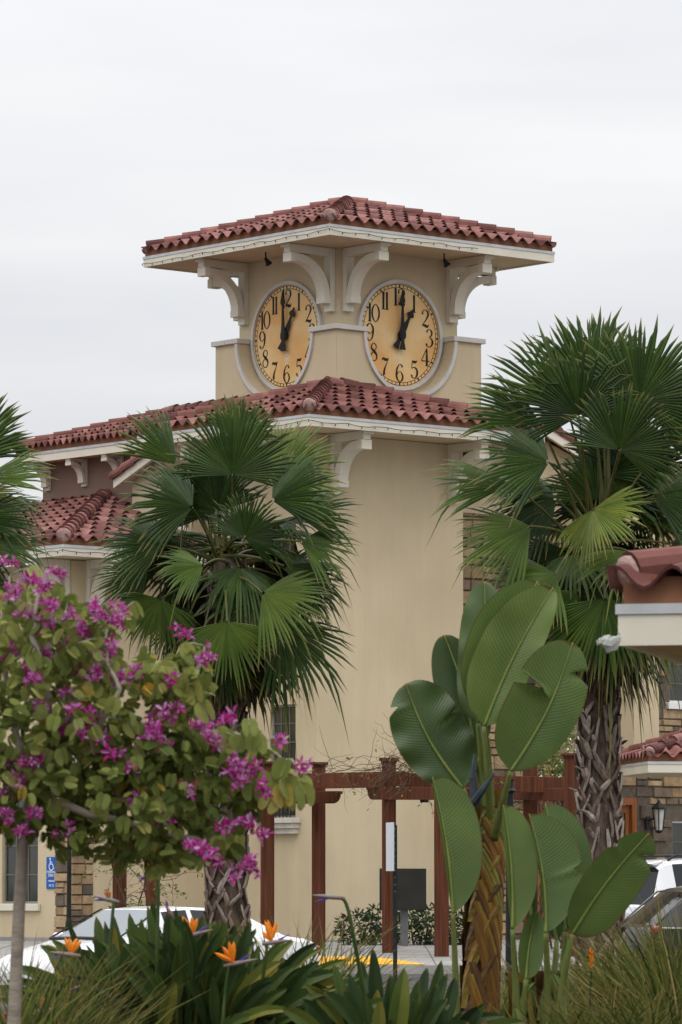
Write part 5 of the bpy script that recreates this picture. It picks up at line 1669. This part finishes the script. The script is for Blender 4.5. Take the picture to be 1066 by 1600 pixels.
def paddle(parent, base, tip, WL, WR, zL=.0, zR=.0, bow=(0, 0), dyb=0., dyt=0., tint=.5, tears=(), pet=None, prof=.8, wob=.0, org=None, seed=0, dip=0.0):
    """one paddle leaf. base, tip in pixels; WL, WR widest half widths in pixels to the left / right of the midrib going base to tip;
    zL, zR how far (m) each edge comes towards the camera"""
    rr = random.Random(seed + int(base[0] * 7 + tip[1]))
    n_ = 40
    mb = MB(); mb.uv = []
    bx, by = base; tx, ty = tip
    dx, dy_ = tx - bx, ty - by
    L_ = math.hypot(dx, dy_)
    ux, uy = dx / L_, dy_ / L_
    px, py = uy, -ux           # to the left of the direction on screen (y down)
    mid = []
    m_ = 7
    ph = rr.uniform(0, 6)
    for i in range(n_ + 1):
        t_ = i / n_
        bw = math.sin(math.pi * t_)
        cx = bx + dx * t_ + px * bow[0] * bw; cy = by + dy_ * t_ + py * bow[0] * bw
        yy_ = GY + dyb + (dyt - dyb) * t_ + bow[1] * bw
        mid.append((cx, cy, yy_))
        wv = (1 - abs(2 * (t_ ** prof) - 1) ** 2.5) ** .62 if 0 < t_ < 1 else 0.0
        # round base, blunt tip
        for sd, W_, zz in ((1, WL, zL), (-1, WR, zR)):
            k = 1.0
            sh = 0.0
            for (side, tc_, dep, half_) in tears:
                if side == sd:
                    d_ = (t_ - tc_) / half_
                    if abs(d_) < 1: k *= 1 - dep * (1 - abs(d_))
            row = []
            for j in range(m_ + 1):
                s_ = j / m_
                wpx = W_ * wv * k * s_
                lead = L_ * .05 * s_ * s_ * wv       # side veins sweep towards the tip
                x = cx + px * sd * wpx + ux * lead; y = cy + py * sd * wpx + uy * lead
                cup = zz * (s_ ** 1.3) * wv + dip * s_ * (1 - s_) * wv
                rip = wob * math.sin(t_ * 21 + ph + sd) * s_ ** 2
                row.append((x, y, yy_ - cup + rip, s_ * sd, t_))
            if sd == 1: left = row
            else: right = row
        full = left[::-1] + right[1:]
        for x, y, yv, s_, t2 in full:
            p = at(x, y, yv) - org
            mb.v.append(tuple(p)); mb.al.append(max(abs(s_), .94 + .06 * t2 if t2 > .96 else 0)); mb.uv.append((s_ * .5 + .5, t2 + abs(s_) * -.13))
    wn = 2 * m_ + 1
    for i in range(n_):
        for j in range(wn - 1):
            mb.f.append([i * wn + j, i * wn + j + 1, (i + 1) * wn + j + 1, (i + 1) * wn + j]); mb.mi.append(0); mb.tint.append(tint)
    lf = mb.build('leaf', M['paddle'], parent, smooth=True)
    mb = MB()
    mp_ = [at(x, y, yv - .012) - org for x, y, yv in mid]
    mb.tube(mp_, [.013 - .010 * i / n_ for i in range(n_ + 1)], 5)
    mb.build('midrib', M['midrib'], lf, smooth=True)
    if pet:
        P = [at(*q) - org for q in pet] + [mp_[0]]
        S = [V(q) for q in cr_spline([tuple(q) for q in P], 5)]
        mb = MB()
        mb.tube(S, [.034 - .018 * i / (len(S) - 1) for i in range(len(S))], 8, 0, .85)
        mb.build('petiole', M['stalk'], lf, smooth=True)
    return lf


def strel_trunk(parent, path, r0, r1, org, n=22, seed=3, name='trunk', green=0.0):
    rr = random.Random(seed)
    P = [at(*q) - org for q in path]
    S = [V(q) for q in cr_spline([tuple(q) for q in P], 8)]
    mb = MB()
    k = len(S)
    mb.tube(S, [r0 + (r1 - r0) * i / (k - 1) for i in range(k)], 12, 0, .15)
    # sheathing leaf bases: slanted straps that wrap alternately from left and right
    for i in range(n):
        f = i / n
        sd = 1 if i % 4 else -1
        idx = f * (k - 1) * .86
        L_ = .55 + .25 * rr.random()
        A, B, C = [], [], []
        tn = min(1, .08 + .5 * rr.random() + .2 * f + green)
        for j in range(9):
            e = j / 8
            q = min(idx + e * L_ * (k - 1) / ((S[-1] - S[0]).length), k - 1.001)
            c = S[int(q)].lerp(S[min(int(q) + 1, k - 1)], q - int(q))
            rad = (r0 + (r1 - r0) * q / (k - 1)) * 1.04 + .010 + .028 * e
            ang = R(-90) + sd * (R(75) - R(105) * e)     # winds across the camera side
            hw = R(26) * (1 - .6 * e)
            for arr, a in ((A, ang - hw), (C, ang), (B, ang + hw)):
                arr.append(c + V((math.cos(a), math.sin(a), 0)) * (rad + (.012 if arr is C else 0)))
        mb.strip(A, C, 0, tn); mb.strip(C, B, 0, min(1, tn + .1))
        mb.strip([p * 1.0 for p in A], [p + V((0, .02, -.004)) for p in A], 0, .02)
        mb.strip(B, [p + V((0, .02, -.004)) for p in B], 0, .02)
    # the far side wraps too
    for i in range(n // 2):
        f = i / (n // 2)
        q = f * (k - 1) * .9
        c = S[int(q)]
        rad = (r0 + (r1 - r0) * q / (k - 1)) * 1.06 + .012
        A = [c + V((math.cos(a), math.sin(a), 0)) * rad + V((0, 0, -.05)) for a in [R(10 + 16 * j) for j in range(11)]]
        B = [c + V((math.cos(a), math.sin(a), 0)) * (rad + .015) + V((0, 0, .3)) for a in [R(20 + 14 * j) for j in range(11)]]
        mb.strip(A, B, 0, .2 + .5 * rr.random())
    return mb.build(name, M['stalk'], parent, smooth=False)


GB = thing('giant_bird_of_paradise', 'giant bird of paradise with broad paddle leaves on a sheathed orange brown trunk', 'plant', tuple(gb))
strel_trunk(GB, [(750, 1840, GY), (750, 1600, GY), (756, 1470, GY), (763, 1380, GY), (768, 1310, GY), (770, 1260, GY)], .125, .072, gb, 30)
# upper leaves
paddle(GB, (747, 1130), (757, 908), 42, 38, -.05, -.05, (-6, 0), -.05, .10, .30, pet=[(764, 1300, GY), (760, 1230, GY), (752, 1180, GY - .05)], org=gb, dip=.06, wob=.015, tears=((-1, .62, .3, .02),))
paddle(GB, (742, 1180), (694, 992), 44, 38, .0, -.02, (-8, .05), .12, .25, .10, pet=[(762, 1310, GY + .05), (754, 1240, GY + .08)], org=gb, dip=.05)
paddle(GB, (724, 1232), (634, 1068), 50, 64, .02, -.05, (10, 0), .0, .02, .18, pet=[(756, 1330, GY), (744, 1290, GY - .02)], org=gb, wob=.03, prof=.9, dip=.06, tears=((1, .82, .5, .03), (-1, .55, .22, .02)))
paddle(GB, (757, 1122), (840, 908), 62, 26, .18, .02, (8, 0), -.20, -.02, .62, pet=[(768, 1290, GY - .05), (764, 1200, GY - .1)], org=gb, dip=.04)
paddle(GB, (756, 1135), (864, 918), 60, 36, .16, .0, (7, 0), -.26, -.12, .80, pet=[(768, 1300, GY - .05), (762, 1210, GY - .2)], org=gb, dip=.03, wob=.01)
paddle(GB, (798, 1205), (895, 1004), 66, 50, .12, -.02, (-10, 0), -.36, -.34, .60, tears=((1, .58, .78, .045), (-1, .78, .7, .05)), pet=[(772, 1310, GY - .1), (784, 1260, GY - .25)], org=gb, prof=.88, dip=.03)
# lower folded leaves
paddle(GB, (708, 1428), (676, 1214), 6, 56, .05, .05, (-6, 0), -.25, -.20, .66, pet=[(716, 1800, GY - .1), (714, 1600, GY - .2), (711, 1500, GY - .25)], org=gb, prof=1.0)
PUP = thing('giant_bird_of_paradise', 'younger cluster of upright paddle leaves on green stalks beside the orange trunk', 'plant', tuple(at(835, 1700, 29.3)[:2]) + (-.62,))
po = V(PUP.location)
strel_trunk(PUP, [(812, 1860, 29.4), (812, 1680, 29.4), (816, 1590, 29.4), (822, 1535, 29.4)], .085, .06, po, 8, 5, green=.45)
strel_trunk(PUP, [(856, 1860, 29.4), (856, 1700, 29.4), (862, 1600, 29.4), (868, 1520, 29.4)], .10, .075, po, 10, 6, green=.42)
paddle(PUP, (801, 1452), (787, 1258), 8, 42, .04, .04, (-5, 0), -.75, -.7, .70, pet=[(808, 1620, 29.35), (806, 1540, 29.3)], org=po, prof=1.0)
paddle(PUP, (822, 1530), (838, 1425), 16, 24, .08, .05, (3, 0), -.7, -.62, .62, pet=[(814, 1620, 29.35)], org=po)
paddle(PUP, (832, 1440), (826, 1300), 14, 12, .0, .0, (3, 0), -.5, -.45, .40, pet=[(822, 1600, 29.4), (826, 1530, 29.45)], org=po)
paddle(PUP, (884, 1456), (852, 1256), 10, 54, .03, .02, (-5, 0), -.62, -.5, .42, pet=[(868, 1600, 29.35), (878, 1530, 29.35)], org=po, prof=.95)
paddle(PUP, (853, 1458), (827, 1272), 4, 63, .05, .05, (-8, 0), -.85, -.75, .46, tears=((-1, .45, .25, .04),), pet=[(856, 1620, 29.3), (856, 1540, 29.25)], org=po, prof=1.02)
paddle(PUP, (894, 1460), (1014, 1302), 36, 50, .10, -.06, (6, 0), -.8, -.85, .50, tears=((-1, .80, .55, .06), (1, .72, .3, .05)), pet=[(868, 1640, 29.3), (876, 1560, 29.25), (886, 1500, 29.2)], org=po, dip=.03)
paddle(PUP, (870, 1470), (852, 1350), 12, 18, .0, .0, (2, 0), -.4, -.35, .30, pet=[(862, 1600, 29.4)], org=po)
# dark spathes of the flowers among the stalks
mb = MB()
for P in ([(742, 1262, GY - .2), (738, 1215, GY - .22), (741, 1178, GY - .2)], [(742, 1252, GY - .24), (756, 1232, GY - .3), (773, 1208, GY - .36)]):
    mb.tube([at(*q) - gb for q in P], [.03, .024, .004], 7)
mb.build('flower_spathe', mk('dark_spathe', (0.03, 0.04, 0.055), (0.06, 0.075, 0.085), 6, .4), GB)


# ================================================================== birds of paradise (low clump), grass, shrubs
def lance(mb, P, wmax, t, rr, start=.45, m=0):
    """lance-shaped leaf: a stalk that opens into a folded blade; P control points in 3-D"""
    S = [V(q) for q in cr_spline([tuple(q) for q in P], 6)]
    n_ = len(S)
    nb = V((rr.uniform(-.6, .6), -1, rr.uniform(.0, .5))).normalized()
    A, B, C, al = [], [], [], []
    for i, c in enumerate(S):
        f = i / (n_ - 1)
        al.append(f if rr.random() < .8 else f * .9)
        d = (S[min(i + 1, n_ - 1)] - S[max(i - 1, 0)]).normalized()
        q = d.cross(nb)
        if q.length < .05: q = V((1, 0, 0))
        q.normalize()
        if f < start: w_ = .011
        else:
            e = (f - start) / (1 - start)
            w_ = max(.011 * (1 - e), wmax * (math.sin(math.pi * e ** .75)) ** .8 if e < 1 else 0) / 1
        nn = q.cross(d)
        A.append(c - q * w_ + nn * w_ * .45); B.append(c + q * w_ + nn * w_ * .45); C.append(c)
    for X_, Y_, t_ in ((A, C, t), (C, B, min(1, t + .07))):
        mb.add(X_ + Y_, [(i, i + 1, n_ + i + 1, n_ + i) for i in range(n_ - 1)], m, t_, al + al)


def crane_flower(parent, org, stem, heading, size=.19, faded=False, lift=35, nsep=4, seed=1):
    rr = random.Random(seed)
    size *= .75
    P = [at(*q) - org for q in stem]
    S = [V(q) for q in cr_spline([tuple(q) for q in P], 6)]
    mb = MB(); mb.tube(S, [.014 - .005 * i / (len(S) - 1) for i in range(len(S))], 6, 0, .6)
    st = mb.build('flower_stalk', M['lance'], parent, smooth=True)
    hd = R(heading)
    b = V((math.cos(hd), -.15, math.sin(hd))).normalized()
    o = S[-1]
    mb = MB(); mb.tube([o - b * .03, o + b * size * .3, o + b * size * .75, o + b * size * 1.05], [.010, .014, .009, .002], 7); mb.build('beak', M['beak'], st, smooth=True)
    mb = MB()
    for i in range(nsep):
        up = R(heading + (lift + i * 24) * (1 if math.cos(hd) >= 0 else -1)) + rr.uniform(-.12, .12)
        d = V((math.cos(up), rr.uniform(-.35, .3), math.sin(up))).normalized()
        q = d.cross(V((0, -1, 0.2))).normalized()
        L_ = size * rr.uniform(.6, .9); w_ = .015
        o2 = o + b * size * (.12 + .05 * i)
        A, B, C = [], [], []
        for e, k in ((0, .3), (.3, .8), (.6, 1), (.85, .6), (1, .02)):
            c = o2 + d * (e * L_) + V((0, 0, -.03 * e * e if faded else .01 * e))
            A.append(c - q * w_ * k); B.append(c + q * w_ * k); C.append(c + V((0, -.012 * k, 0)))
        mb.strip(A, C); mb.strip(C, B)
    mb.build('sepal', M['faded'] if faded else M['orange'], st)
    mb = MB(); d = V((math.cos(hd + .5 * (1 if math.cos(hd) > 0 else -1)), -.1, math.sin(hd + .4))).normalized()
    mb.tube([o + b * .04, o + b * .05 + d * size * .3, o + b * .06 + d * size * .55], [.004, .007, .002], 5); mb.build('tongue', M['tongue'], st)


BY = 26.0
bb = at(290, 1800, BY); bb.z = -.62
BP = thing('bird_of_paradise_plant', 'clump of bird of paradise with orange flowers before the white sedan', 'plant', tuple(bb))
rr = random.Random(9)
mb = MB()
# leaf tips in the photo (tip pixel, lean) then random ones
tips = [(168, 1452), (152, 1475), (205, 1440), (232, 1428), (262, 1436), (155, 1385 + 60), (80, 1498), (90, 1520), (60, 1535), (100, 1470 + 25), (240, 1415), (275, 1430), (300, 1480), (318, 1520), (330, 1505), (388, 1450), (360, 1515), (400, 1490),
        (430, 1540), (445, 1530), (470, 1530), (440, 1565), (480, 1560), (350, 1470), (280, 1470), (190, 1480), (215, 1500), (120, 1560), (100, 1565), (78, 1590), (110, 1555), (395, 1575), (455, 1585), (250, 1460), (180, 1440), (340, 1450), (410, 1520)]
for (tx, ty) in tips:
    ty -= 14; tx += (tx - 280) * .04
    dy = rr.uniform(-.5, .5)
    bx = 280 + (tx - 280) * .25 + rr.uniform(-30, 30)
    P = [at(bx, 1800, BY + dy * .6) - bb, at(bx + (tx - bx) * .35, 1660 + rr.uniform(-10, 10), BY + dy * .8) - bb, at(bx + (tx - bx) * .72, ty + (1660 - ty) * .42, BY + dy) - bb, at(tx, ty, BY + dy + rr.uniform(-.1, .1)) - bb]
    lance(mb, P, rr.uniform(.042, .062), min(1, max(0, rr.gauss(.45, .22))), rr, .42)
for i in range(60):
    tx = rr.uniform(50, 515); f = (tx - 285) / 210
    ty = 1436 + 70 * f * f + rr.uniform(0, 140)
    dy = rr.uniform(-.7, .9)
    bx = 285 + (tx - 285) * rr.uniform(.1, .6) + rr.uniform(-35, 35)
    P = [at(bx, 1800, BY + dy * .6) - bb, at(bx + (tx - bx) * .3, 1680, BY + dy * .8) - bb, at(bx + (tx - bx) * .7, ty + (1680 - ty) * .42, BY + dy) - bb, at(tx, ty, BY + dy) - bb]
    lance(mb, P, rr.uniform(.024, .048), min(1, max(0, rr.gauss(.42, .27))), rr, .36)
for i in range(420):
    th = R(rr.uniform(-37, 37)); L_ = rr.uniform(300, 408) * (1 - .08 * abs(th))
    bx = 285 + rr.gauss(0, 45); dy = rr.uniform(-.8, .9)
    f_ = lambda e, k: (bx + L_ * e * math.sin(th * k), 1832 - L_ * e * math.cos(th * k), BY + dy * (.4 + .6 * e))
    P = [at(*f_(0, 0)) - bb, at(*f_(.4, .55)) - bb, at(*f_(.72, .85)) - bb, at(*f_(.9, 1.06)) - bb, at(*f_(1.0, 1.25)) - bb]
    lance(mb, P, rr.uniform(.018, .046), min(1, max(0, rr.gauss(.5, .28))), rr, .5)
mb.build('foliage', M['lance'], BP)
crane_flower(BP, bb, [(250, 1800, BY), (245, 1560, BY - .6), (247, 1420, BY - .65), (246, 1362, BY - .65)], 200, .15, False, 60, 3, 1)
crane_flower(BP, bb, [(215, 1800, BY), (180, 1620, BY - .4), (172, 1500, BY - .5), (178, 1408, BY - .5)], 165, .15, True, 20, 3, 2)
crane_flower(BP, bb, [(190, 1800, BY), (165, 1620, BY - .6), (140, 1540, BY - .65), (118, 1493, BY - .65)], 172, .19, False, 52, 4, 3)
crane_flower(BP, bb, [(310, 1800, BY), (300, 1600, BY - .5), (298, 1500, BY - .6), (294, 1463, BY - .6)], 15, .19, False, 55, 3, 4)
crane_flower(BP, bb, [(380, 1800, BY), (400, 1620, BY - .5), (412, 1520, BY - .6), (418, 1474, BY - .6)], 8, .19, False, 62, 4, 5)
crane_flower(BP, bb, [(330, 1800, BY), (345, 1640, BY - .7), (352, 1550, BY - .75), (358, 1508, BY - .75)], 12, .22, False, 70, 4, 6)
crane_flower(BP, bb, [(185, 1800, BY), (160, 1650, BY - .6), (140, 1570, BY - .7), (140, 1538, BY - .7)], 195, .15, True, 50, 3, 7)
crane_flower(BP, bb, [(160, 1800, BY), (120, 1680, BY - .6), (95, 1610, BY - .7), (80, 1578, BY - .7)], 185, .17, True, 45, 4, 8)
crane_flower(BP, bb, [(150, 1800, BY), (125, 1700, BY - .6), (112, 1640, BY - .7), (104, 1590, BY - .7)], 160, .15, False, 70, 2, 9)
crane_flower(BP, bb, [(262, 1800, BY), (270, 1560, BY - .5), (270, 1460, BY - .5), (268, 1430, BY - .5)], 120, .09, False, 200, 0, 10)

CP0 = at(600, 1800, 25.5); CP0.z = -.62
C2 = thing('bird_of_paradise_plant', 'low dark leafed bird of paradise with one closed bud beside the signpost', 'plant', tuple(CP0))
mb = MB()
for (tx, ty) in [(520, 1505), (545, 1520), (565, 1500), (582, 1480), (590, 1545), (610, 1522), (632, 1512), (655, 1530), (672, 1545), (683, 1536), (690, 1500), (480, 1585), (500, 1560), (530, 1560), (560, 1545), (640, 1575), (660, 1590), (600, 1570), (575, 1560), (625, 1560), (695, 1570), (700, 1520), (650, 1565), (540, 1590), (515, 1590)]:
    dy = rr.uniform(-.4, .5)
    bx = 598 + (tx - 598) * .3 + rr.uniform(-25, 25)
    P = [at(bx, 1820, 25.5 + dy * .6) - CP0, at(bx + (tx - bx) * .3, 1700, 25.5 + dy * .8) - CP0, at(bx + (tx - bx) * .7, ty + (1700 - ty) * .4, 25.5 + dy) - CP0, at(tx, ty, 25.5 + dy) - CP0]
    lance(mb, P, rr.uniform(.04, .06), min(1, max(0, rr.gauss(.42, .26))), rr, .45)
for i in range(70):
    th = R(rr.uniform(-36, 36)); L_ = rr.uniform(230, 330)
    bx = 600 + rr.gauss(0, 35); dy = rr.uniform(-.5, .6)
    f_ = lambda e, k: (bx + L_ * e * math.sin(th * k), 1836 - L_ * e * math.cos(th * k), 25.5 + dy * (.4 + .6 * e))
    P = [at(*f_(0, 0)) - CP0, at(*f_(.4, .55)) - CP0, at(*f_(.72, .85)) - CP0, at(*f_(.9, 1.06)) - CP0, at(*f_(1.0, 1.25)) - CP0]
    lance(mb, P, rr.uniform(.03, .052), min(1, max(0, rr.gauss(.45, .27))), rr, .5)
mb.build('foliage', M['lance'], C2)
crane_flower(C2, CP0, [(590, 1800, 25.4), (575, 1600, 25.2), (552, 1460, 25.1), (541, 1412, 25.1), (531, 1403, 25.1)], 174, .20, False, 40, 0, 11)


def grass(name, label, regs, seed):
    rr = random.Random(seed)
    mb = MB()
    o = at(regs[0][0], 1700, regs[0][2]); o.z = -.6
    for (cx, top, Y, rpx, n_, tb) in regs:
        for i in range(int(n_ * 1.25)):
            a = rr.gauss(0, .5)
            bx = cx + rr.gauss(0, rpx * .35)
            yy_ = Y + rr.uniform(-.8, .8)
            b = at(bx, 1700, yy_); b.z = -.6
            zt = at(cx, top, Y).z
            h = (zt + .6) * rr.uniform(.6, 1.1)
            reach = h * rr.uniform(.05, .6) * rr.choice([-1, 1])
            ry = rr.uniform(-.5, .3) * abs(reach)
            p = []
            droop = rr.uniform(0, .45) * abs(reach)
            for k in range(6):
                f = k / 5
                p.append(b + V((reach * f ** 2.0 , ry * f * f, h * (f ** .85) - droop * f ** 4)))
            w_ = rr.uniform(.006, .016)
            q = V((.9, rr.uniform(-.6, .6), 0)).normalized()
            A = [c - q * (w_ * (1 - (k / 5) ** 2)) for k, c in enumerate(p)]
            B = [c + q * (w_ * (1 - (k / 5) ** 2)) for k, c in enumerate(p)]
            t_ = min(1, max(0, rr.gauss(tb, .24)))
            n0 = len(A)
            mb.add(A + B, [(i2, i2 + 1, n0 + i2 + 1, n0 + i2) for i2 in range(n0 - 1)], 0, t_, [k / 5 for k in range(n0)] * 2)
    ob = mb.build(name, M['grass'], None, offset=tuple(o))
    return tag(ob, label, 'grass', None, 'stuff')
grass('ornamental_grass', 'dark arching grass at the foot of the slim pale trunk on the left', [(20, 1470, 23.5, 60, 260, .35), (95, 1490, 24.5, 55, 160, .4), (-30, 1500, 22.5, 60, 120, .35), (60, 1540, 22, 60, 150, .35)], 51)
grass('ornamental_grass', 'upright fine grass between the orange flowered clump and the signpost', [(450, 1415, 28.5, 60, 130, .5), (500, 1450, 28, 60, 150, .5), (540, 1500, 27.5, 60, 100, .55), (420, 1450, 29, 40, 60, .5), (590, 1540, 27, 60, 70, .55)], 52)
grass('ornamental_grass', 'wide bank of tawny and green grass below the right fan palm', [(720, 1560, 31, 60, 120, .5), (780, 1500, 32, 60, 200, .6), (850, 1490, 33, 60, 260, .6), (910, 1485, 33.5, 55, 300, .62), (960, 1490, 32.5, 50, 320, .62), (1010, 1450, 31.5, 50, 340, .55), (1060, 1400, 31, 50, 340, .55), (1110, 1420, 31, 50, 160, .5), (940, 1540, 28, 70, 240, .4), (1030, 1530, 27.5, 70, 300, .4), (860, 1560, 28, 60, 200, .38)], 53)
# a lone red and orange poker among the grass, and a broad dark blade
q = at(922, 1700, 30.5); q.z = -.62
PK = thing('poker_flower', 'single orange and red flower spike amid the tawny grass', 'flower', tuple(q))
mb = MB(); mb.tube([V((0, 0, 0)), at(922, 1560, 30.5) - q, at(924, 1515, 30.5) - q], [.012, .01, .008], 6, 0, .5); st = mb.build('stalk', M['lance'], PK)
mb = MB()
for i in range(16):
    f = i / 16; a = i * 2.4
    c = at(924, 1512 - 26 * f, 30.5) - q
    mb.tube([c, c + V((math.cos(a) * .018, math.sin(a) * .018, .03))], [.008, .003], 4)
mb.build('petals', M['orange'], PK)


# ------------------------------------------------------------------ shrubs and vines
def leafy(mb, c, rad, n_, sz, rr, tb=.45, shell=.55, low=-.85):
    for i in range(n_):
        while True:
            x, y, z = rr.uniform(-1, 1), rr.uniform(-1, 1), rr.uniform(low, 1)
            k = x * x + y * y + z * z
            if shell < k < 1: break
        p = V(c) + V((x * rad[0], y * rad[1], z * rad[2]))
        d = V((x + rr.uniform(-.8, .8), y + rr.uniform(-.8, .8), z * .6 + rr.uniform(-.9, .5))).normalized()
        u = d.orthogonal().normalized()
        u = Matrix.Rotation(rr.uniform(0, 6.28), 3, d) @ u
        L_ = sz * rr.uniform(.7, 1.3); w_ = L_ * rr.uniform(.3, .45)
        nn = d.cross(u)
        mb.add([p, p + d * L_ * .5 - u * w_ / 2 + nn * w_ * .15, p + d * L_, p + d * L_ * .5 + u * w_ / 2 + nn * w_ * .15, p + d * L_ * .5],
               [(0, 1, 4), (1, 2, 4), (0, 4, 3), (4, 2, 3)], 0, min(1, max(0, rr.gauss(tb, .25))))

rr = random.Random(61)
hc = at(620, 1470, 81)
HD = thing('shrub', 'low dark green rounded shrub at the foot of the tan tower wall', 'shrub', (hc.x, 81, .05))
mb = MB()
for px, top, rx in ((560, 1425, .42), (600, 1415, .45), (645, 1418, .5), (685, 1415, .5), (720, 1425, .4)):
    c = at(px, top, 81)
    h = c.z - .05
    leafy(mb, (c.x - hc.x, rr.uniform(-.1, .1), h * .5), (rx, .45, h * .55), 520, .11, rr, .45, .35, -1)
mb.build('foliage', M['hedge'], HD)
mb = MB()
for i in range(12):
    x = rr.uniform(-.9, 1.1)
    mb.tube([V((x, 0, 0)), V((x + rr.uniform(-.1, .1), rr.uniform(-.1, .1), .3)), V((x + rr.uniform(-.25, .25), rr.uniform(-.2, .2), .55))], [.018, .013, .006], 5)
mb.build('stem', M['twig'], HD)


def twiggy(mb, a, b, n_, amp, rr, rad=.006):
    a, b = V(a), V(b)
    ends = []
    for i in range(n_):
        p = a.lerp(b, rr.random()) + V((rr.uniform(-.1, .1), rr.uniform(-.15, .15), rr.uniform(-.05, .1)))
        P = [p]
        d = V((rr.uniform(-1, 1), rr.uniform(-.5, .5), rr.uniform(-.4, .8))).normalized()
        for k in range(5):
            d = (d + V((rr.uniform(-.5, .5), rr.uniform(-.4, .4), rr.uniform(-.55, .35)))).normalized()
            P.append(P[-1] + d * amp * rr.uniform(.12, .25))
        mb.tube(P, [rad * (1 - .13 * k) for k in range(6)], 4)
        ends += P[2:]
    return ends


def leaf_at(mb, pts, n_, sz, rr, tb):
    for i in range(n_):
        p = rr.choice(pts) + V((rr.uniform(-.06, .06), rr.uniform(-.06, .06), rr.uniform(-.05, .05)))
        leafy(mb, p, (.01, .01, .01), 1, sz, rr, tb, 0)

v0 = at(600, 1205, 76)
VN = thing('climbing_vine', 'nearly bare vine scrambling over the pergola beam', 'vine', tuple(v0))
tb_, lb_ = MB(), MB()
ends = []
for a, b, n_, amp in (((500, 1205), (600, 1205), 22, .8), ((590, 1200), (680, 1200), 60, .9), ((660, 1190), (745, 1195), 40, .9), ((560, 1225), (700, 1235), 22, .7), ((635, 1160), (660, 1190), 6, .8)):
    ends_ = twiggy(tb_, at(a[0], a[1], 75.6) - v0, at(b[0], b[1], 75.2) - v0, n_, amp, rr)
    ends.append(ends_)
tb_.build('stem', M['twig'], VN)
for e, n_ in zip(ends, (28, 40, 150, 10, 8)):
    leaf_at(lb_, e, n_, .085, rr, .7)
lb_.build('foliage', M['vineleaf'], VN)

v1 = at(868, 1300, 78)
V1 = thing('flowering_vine', 'bushy white flowering vine above a tangle of bare stems at the pergola end', 'vine', (v1.x, v1.y, .03))
o_ = V(V1.location)
tb_, lb_, fb_ = MB(), MB(), MB()
for i in range(16):
    P = [at(860 + rr.uniform(-40, 45), 1485, 78) - o_]
    P[0].z = 0
    for k, y in enumerate((1400, 1330, 1270, 1220)):
        P.append(at(870 + rr.uniform(-36, 36), y, 78 + rr.uniform(-.4, .4)) - o_)
    tb_.tube(P, [.02, .017, .014, .011, .008], 5)
twiggy(tb_, at(830, 1245, 77.6) - o_, at(912, 1240, 77.8) - o_, 120, 1.1, rr, .008)
twiggy(tb_, at(840, 1300, 77.6) - o_, at(905, 1300, 77.8) - o_, 110, 1.2, rr, .008)
tb_.build('stem', M['twig'], V1)
for px, py, rx, rz_, n_ in ((880, 1180, .42, .5, 700), (855, 1205, .35, .35, 360), (895, 1215, .3, .45, 400), (845, 1165, .2, .25, 120), (880, 1140, .25, .3, 160), (810, 1300, .3, .3, 120), (770, 1290, .3, .3, 100)):
    leafy(lb_, at(px, py, 77.9) - o_, (rx, .5, rz_), n_, .075, rr, .55, .1, -1)
    leafy(fb_, at(px, py, 77.9) - o_, (rx * 1.02, .52, rz_ * 1.02), n_ // 7, .06, rr, .5, .6, -1)
lb_.build('foliage', M['vineleaf'], V1)
fb_.build('blossom', M['petalwhite'], V1)

v2 = at(215, 1400, 78.0)
V2 = thing('climbing_vine', 'leafy vine twining up the pergola post behind the white sedan', 'vine', (v2.x, v2.y, .02))
o_ = V(V2.location)
tb_, lb_ = MB(), MB()
for (px, ph) in ((187, .0), (239, 1.5), (228, 3)):
    P = []
    for k in range(16):
        f = k / 15
        p = at(px + 13 * math.sin(ph + f * 9), 1480 - 270 * f, 77.6 - .15 * math.cos(ph + f * 9)) - o_
        P.append(p)
    tb_.tube(P, .014, 5)
e = twiggy(tb_, at(180, 1340, 77.4) - o_, at(270, 1330, 77.4) - o_, 36, 1.0, rr)
e += twiggy(tb_, at(190, 1420, 77.4) - o_, at(260, 1370, 77.4) - o_, 26, .9, rr)
tb_.build('stem', M['twig'], V2)
leaf_at(lb_, e, 420, .09, rr, .45)
lb_.build('foliage', M['vineleaf'], V2)
